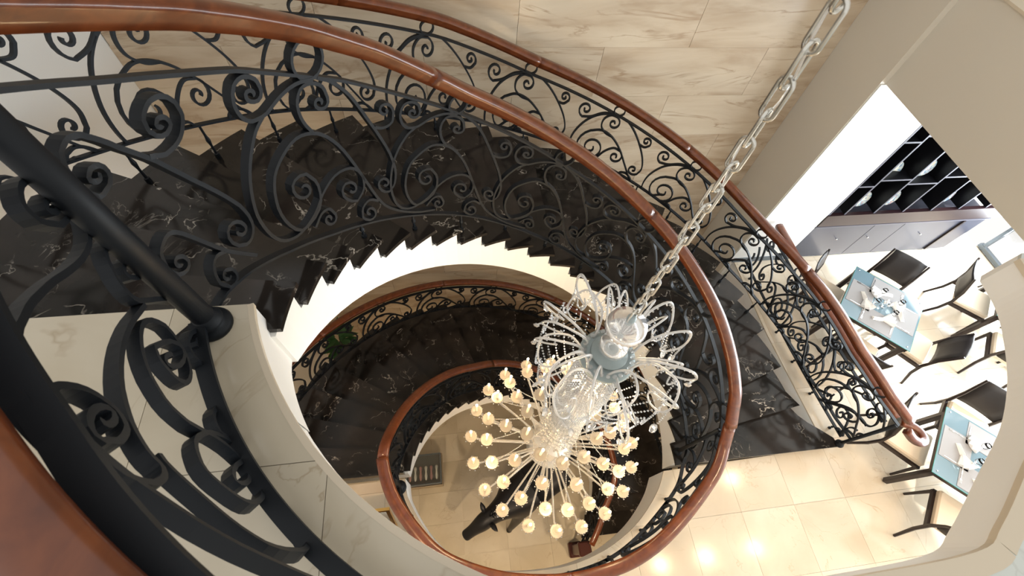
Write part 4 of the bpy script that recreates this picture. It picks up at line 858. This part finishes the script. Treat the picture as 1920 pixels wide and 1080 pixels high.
def lay(t, tname, sides=('upper right', 'lower right', 'lower left', 'upper left')):
    # table local axes: +x = upper right side ... order anticlockwise from local +x
    names = {0: 'upper right', 1: 'upper left', 2: 'lower left', 3: 'lower right'}
    for k in range(4):
        a = k * pi / 2; s = names[k]; c, sn = cos(a), sin(a)
        def L(r, q, z=.747): return local(t, r * c - q * sn, r * sn + q * c, z)
        rz = t.rotation_euler.z + a
        m = empty('placemat', L(.285, 0, .7465), rz); tag(m, f'grey placemat on the {s} side of the {tname}', 'placemat', 'grey placemats on the glass tables')
        MB().bevbox((0, 0, .0015), (.31, .42, .003), .001).build('mat', 'mat', m)
        napkin(f'folded white napkin, {s} side of the {tname}', L(.23, .02, .7495), rz + pi / 2 + .5)
        cutlery('knife', f'steel knife, {s} side of the {tname}', L(.28, .185, .7495), rz)
        cutlery('fork', f'steel fork, {s} side of the {tname}', L(.28, -.185, .7495), rz)
        goblet(f'clear wine glass, {s} side of the {tname}', L(.10, -.135, .747))
    g = empty('flower_bud_vase', local(t, 0, 0, .747)); tag(g, f'glass of white blossoms in the middle of the {tname}', 'vase')
    MB().lathe([(.03, 0), (.034, .04), (.028, .07)], n=16).build('vase', 'glass', g, True)
    mb = MB()
    for k in range(16): mb.sphere((random.uniform(-.045, .045), random.uniform(-.045, .045), .08 + random.uniform(0, .035)), .014, 6, 5, (1.2, 1, .7))
    tag(mb.build('blossoms', 'napkin', g, True), kind='stuff')
Q = pi / 4
TB = [(3.23, 1.27, 'table by the black shelving'), (3.25, .12, 'table by the stair foot'), (4.52, 1.12, 'half hidden far table')]
D_ = .60 / S * .7071; B_ = D_
names = {(1, 1): 'upper right', (-1, 1): 'upper left', (-1, -1): 'lower left', (1, -1): 'lower right'}
for x, y, nm in TB:
    t = table(('square glass topped dining ' + nm) if 'far' not in nm else 'glass topped dining table half hidden behind the curved floor edge', x, y, Q); lay(t, nm)
    for (a, b), s in names.items():
        # dining set seen from above; chairs stand off the four sides
        j = .03 * random.uniform(-1, 1); dd = D_ * random.uniform(.97, 1.1)
        chair(f'black chair with cream seat, {s} side of the {nm}', x + a * dd + b * j, y + b * dd - a * j, atan2(b, a) + radians(random.uniform(-7, 7)))
# ------------------------------------------------------------------ black shelving with base cabinets
cb = empty('base_cabinet', P3(3.045, PY, HM)); tag(cb, 'low blue grey cabinet run with small steel knobs under the black shelving', 'cabinet')
def cx_(x): return S * (x - 3.045)
hB = S * (HM - 2.745)
MB().box((cx_(3.045) + S * .85, .20, hB / 2 + .03), (S * 1.70, .36, hB - .06)).build('body', 'dark_wood', cb)
MB().box((cx_(3.045) + S * .85, .19, hB + .005), (S * 1.72, .44, .022)).build('top_edge', 'shelf_edge', cb)
js = [3.05, 3.36 + .27, 3.93, 4.50, 4.75]; kn = [3.37, 3.68, 4.22, None]
for i in range(4):
    a, b = js[i], js[i + 1]
    d = MB().bevbox((cx_((a + b) / 2), .008, hB / 2 - .01), (S * (b - a) - .006, .02, hB - .05), .003).build('door', 'lacquer', cb)
    if kn[i]: MB().lathe([(.005, 0), (.005, .02), (.013, .024), (.011, .032)], n=12, rot=Matrix.Rotation(pi / 2, 3, 'X')).build('knob', 'cutlery', d, True).location = (cx_(kn[i]), -.002, S * (HM - 2.925))
MB().box((cx_(4.52), -.012, hB * .5), (.03, .03, hB - .06)).build('pull_bar', 'dark_wood', cb)
sh = empty('wall_shelving', P3(3.045, PY, 2.73)); tag(sh, 'black open shelving with grey edges displaying painted plates', 'shelf')
hT = S * (2.73 - 1.43)
MB().box((cx_(3.97), .42, hT / 2), (S * 1.86, .03, hT)).build('back_panel', 'shelf_black', sh)
MB().box((cx_(3.97), .0, S * .07), (S * 1.86, .06, S * .135)).build('fascia', 'band_wood', sh)
vx = [3.05, 3.19, 3.46, 3.73, 4.0, 4.27, 4.54, 4.88]
for i, x in enumerate(vx):
    MB().box((cx_(x), .20, S * .14 + (hT - S * .14) / 2), (.022, .42, hT - S * .14)).build('divider', 'shelf_black', sh)
    MB().box((cx_(x), -.012, S * .14 + (hT - S * .14) / 2), (.024, .006, hT - S * .14)).build('edge', 'shelf_edge', sh)
lev = [[2.27, 1.85], [2.21, 1.8], [2.26, 1.86], [2.20, 1.8], [2.25, 1.8], [2.19, 1.8], [2.25, 1.8]]
for i in range(7):
    a, b = vx[i], vx[i + 1]
    for h in lev[i]:
        MB().box((cx_((a + b) / 2), .20, S * (2.73 - h)), (S * (b - a) - .03, .42, .02)).build('shelf', 'shelf_black', sh)
        MB().box((cx_((a + b) / 2), -.012, S * (2.73 - h)), (S * (b - a) - .026, .006, .022)).build('edge', 'shelf_edge', sh)
for i, (x, h, lab) in enumerate([(3.325, 2.27, 'pale painted plate upright on the upper row of the black shelving'), (3.33, 2.585, 'small blue painted plate low on the left of the black shelving'), (3.60, 2.585, 'rose painted plate low in the middle of the black shelving'), (3.60, 2.26, 'red and green plate high beside the beam on the black shelving'), (4.13, 2.585, 'green patterned plate low on the right of the black shelving')]):
    pz = zc(h) + (.012 if h < 2.5 else .0)
    g = empty('display_plate', (S * x, S * PY + .16, pz)); tag(g, lab, 'plate')
    rot = Matrix.Rotation(radians(78), 3, 'X'); r = .13
    MB().lathe([(.001, 0), (.07, .003), (r, .018), (r, .022), (.07, .008), (.001, .006)], (0, 0, r * sin(radians(78)) + .004), 28, rot, False).build('disc', 'plate', g, True)
    MB().box((0, .03, .02), (.10, .05, .012)).build('stand', 'dark_wood', g)

# ------------------------------------------------------------------ sculpture, display case, plant, frame
def skin(name, verts, edges, m, parent, sub=2, root=0):
    me = bpy.data.meshes.new(name); me.from_pydata([v[:3] for v in verts], edges, []); o = bpy.data.objects.new(name, me); COL.objects.link(o)
    md = o.modifiers.new('s', 'SKIN'); md.use_smooth_shade = True
    for i, v in enumerate(me.skin_vertices[0].data): v.radius = verts[i][3]; v.use_root = (i == root)
    md2 = o.modifiers.new('u', 'SUBSURF'); md2.levels = md2.render_levels = sub
    dg = bpy.context.evaluated_depsgraph_get(); dg.update(); ev = o.evaluated_get(dg); nm = bpy.data.meshes.new_from_object(ev)
    o.modifiers.clear(); o.data = nm; nm.materials.clear(); nm.materials.append(M[m]); nm.shade_smooth(); o.parent = parent; return o
hp = P3(.665, .58, HG); hz = radians(-153)
hs = empty('horse_sculpture', hp, hz); tag(hs, 'dark bronze horse sculpture standing on the ground floor tiles', 'sculpture')
Vh = [(-.62, 0, 1.16, (.33, .30)), (-.30, 0, 1.10, (.38, .36)), (.05, 0, 1.10, (.33, .34)), (.34, 0, 1.14, (.37, .36)), (.56, 0, 1.20, (.27, .28)), (.76, 0, 1.24, (.19, .21)), (.92, 0, 1.24, (.155, .18)), (1.06, 0, 1.16, (.17, .17)), (1.22, 0, 1.04, (.115, .115)), (1.37, 0, .93, (.10, .095)), (1.45, 0, .885, (.115, .09))]
Eh = [(i, i + 1) for i in range(10)]
def leg(x, s, front, fwd=0):
    k = len(Vh); z = 1.0
    if front: pts = [(x, s * .24, .92, (.14, .15)), (x + fwd * .4 + .02, s * .30, .60, (.085, .09)), (x + fwd * .7 + .03, s * .33, .36, (.065, .065)), (x + fwd + .02, s * .35, .12, (.05, .05)), (x + fwd + .05, s * .36, .05, (.075, .07))]
    else: pts = [(x + .02, s * .16, .92, (.13, .17)), (x + .06 + fwd * .3, s * .16, .68, (.08, .10)), (x - .10 + fwd * .6, s * .15, .44, (.055, .06)), (x - .06 + fwd, s * .15, .14, (.038, .04)), (x - .02 + fwd, s * .15, .045, (.056, .06))]
    Vh.extend(pts); Eh.append((3 if front else 0, k)); Eh.extend((k + i, k + i + 1) for i in range(4))
leg(.40, 1, True, .22); leg(.36, -1, True, -.08); leg(-.62, 1, False, -.10); leg(-.62, -1, False, .12)
skin('body', Vh, Eh, 'bronze', hs, 2, 1)
for s in (-1, 1):
    MB().tube([Vector((.96, s * .12, 1.34)), Vector((.955, s * .18, 1.38)), Vector((.95, s * .23, 1.41)), Vector((.94, s * .27, 1.43))], [.04, .045, .03, .004], 8).build('ear', 'bronze', hs, True)
mb = MB()
for k in range(26):
    t = k / 25; x = .92 - .50 * t; z = 1.42 - .02 * t; mb.tube([Vector((x, 0, z - .03)), Vector((x - .02, .02 * (-1) ** k, z + .03)), Vector((x - .05, .07 * (-1) ** k, z - .03))], [.02, .018, .006], 5)
mb.build('mane', 'bronze', hs, True)
MB().tube(catmull([(-.84, 0, 1.22), (-.95, 0, 1.20), (-1.02, .02, 1.0), (-1.03, .02, .75), (-1.0, .02, .55)], 4), [.035, .038, .042, .045, .05, .052, .054, .055, .056, .055, .054, .05, .045, .04, .03, .02, .01], 8).build('tail', 'bronze', hs, True)

dc = empty('display_case', P3(-.49, .945, HG)); tag(dc, 'low glass topped display case holding pale and rose ornaments', 'display case')
w_, d_ = .68, .56
MB().bevbox((0, 0, .10), (w_ + .06, d_ + .06, .20), .008).build('base', 'case_base', dc); MB().bevbox((0, 0, .215), (w_ + .03, d_ + .03, .03), .004).build('ledge', 'dark_wood', dc)
MB().box((0, 0, .235), (w_, d_, .01)).build('velvet_bed', 'velvet', dc)
for k in range(4):
    sx, sy = ((1, 0), (-1, 0), (0, 1), (0, -1))[k]
    MB().box((sx * w_ / 2, sy * d_ / 2, .29), (.018 if sx else w_, .018 if sy else d_, .12)).build('rim', 'alu', dc)
MB().box((0, 0, .352), (w_ - .02, d_ - .02, .006)).build('glass_lid', 'window', dc)
for k in range(6):
    x = -.27 + .105 * k; o = empty('ornament', dc.location + Vector((x, -.06, .24))); tag(o, ('rose stone ornament at the left end of the glass display case', 'pale stone ornament, second from left in the glass display case', 'rose stone ornament, third from left in the glass display case', 'pale stone ornament, fourth from left in the glass display case', 'rose stone ornament, fifth from left in the glass display case', 'pale stone ornament at the right end of the glass display case')[k], 'ornament', 'ornaments in the display case')
    MB().lathe([(.02, -.13), (.032, -.10), (.018, -.02), (.03, .06), (.02, .12), (.004, .14)], (0, 0, .034), 12, Matrix.Rotation(pi / 2, 3, 'X')).build('stone', 'ornament' if k % 2 else 'pink', o, True)

pp = empty('potted_plant', P3(-1.22, 2.1, HG)); tag(pp, 'tall dark green leafy plant in the corner behind the lower stairs', 'plant')
MB().lathe([(.16, 0), (.22, .36), (.24, .38), (.22, .40), (.20, .36)], n=24).build('pot', 'pot', pp, True)
MB().tube([Vector((0, 0, .3)), Vector((.03, .02, 1.2)), Vector((0, 0, 2.3))], [.03, .025, .012], 8).build('stem', 'dark_wood', pp, True)
lf = None
for k in range(70):
    a = random.uniform(0, 2 * pi); z = random.uniform(1.2, 2.55); el = random.uniform(-.3, .7)
    if lf is None:
        lf = MB().add([(0, 0, 0), (.10, .045, .02), (.22, .05, .015), (.34, 0, -.03), (.22, -.05, .015), (.10, -.045, .02), (.12, 0, .0), (.24, 0, -.005)], [(0, 6, 1), (1, 6, 7, 2), (2, 7, 3), (0, 5, 6), (5, 4, 7, 6), (4, 3, 7)]).build('leaf', 'leaf', pp, True); o = lf
    else: o = lf.copy(); COL.objects.link(o); o.parent = pp
    o.location = (.03 * cos(a), .03 * sin(a), z); o.rotation_euler = (random.uniform(-.3, .3), -el, a)

rt = empty('side_table', P3(-.56, .13, HM)); tag(rt, 'small red lacquered side table on the mezzanine behind the guard rail', 'side table')
MB().bevbox((0, 0, .48), (.42, .34, .04), .008).build('top', 'red_wood', rt); MB().bevbox((0, 0, .30), (.36, .28, .30), .006).build('drawer_box', 'red_wood', rt)
for a in (-1, 1):
    for b in (-1, 1): MB().bevbox((a * .17, b * .13, .15), (.035, .035, .30), .004).build('leg', 'red_wood', rt)
pf = empty('picture_frame', P3(-.565, .235, HM)); tag(pf, 'gilt picture frame standing on the mezzanine floor by the red table', 'picture frame')
rot = Matrix.Rotation(radians(-12), 3, 'X')
for (c, d) in (((0, 0, .03), (.40, .03, .035)), ((0, 0, .57), (.40, .03, .035)), ((-.18, 0, .30), (.035, .03, .54)), ((.18, 0, .30), (.035, .03, .54))): MB().box(rot @ Vector(c), d, rot).build('moulding', 'gold', pf)
MB().box(rot @ Vector((0, .005, .30)), (.34, .01, .52), rot).build('picture', 'ornament', pf)
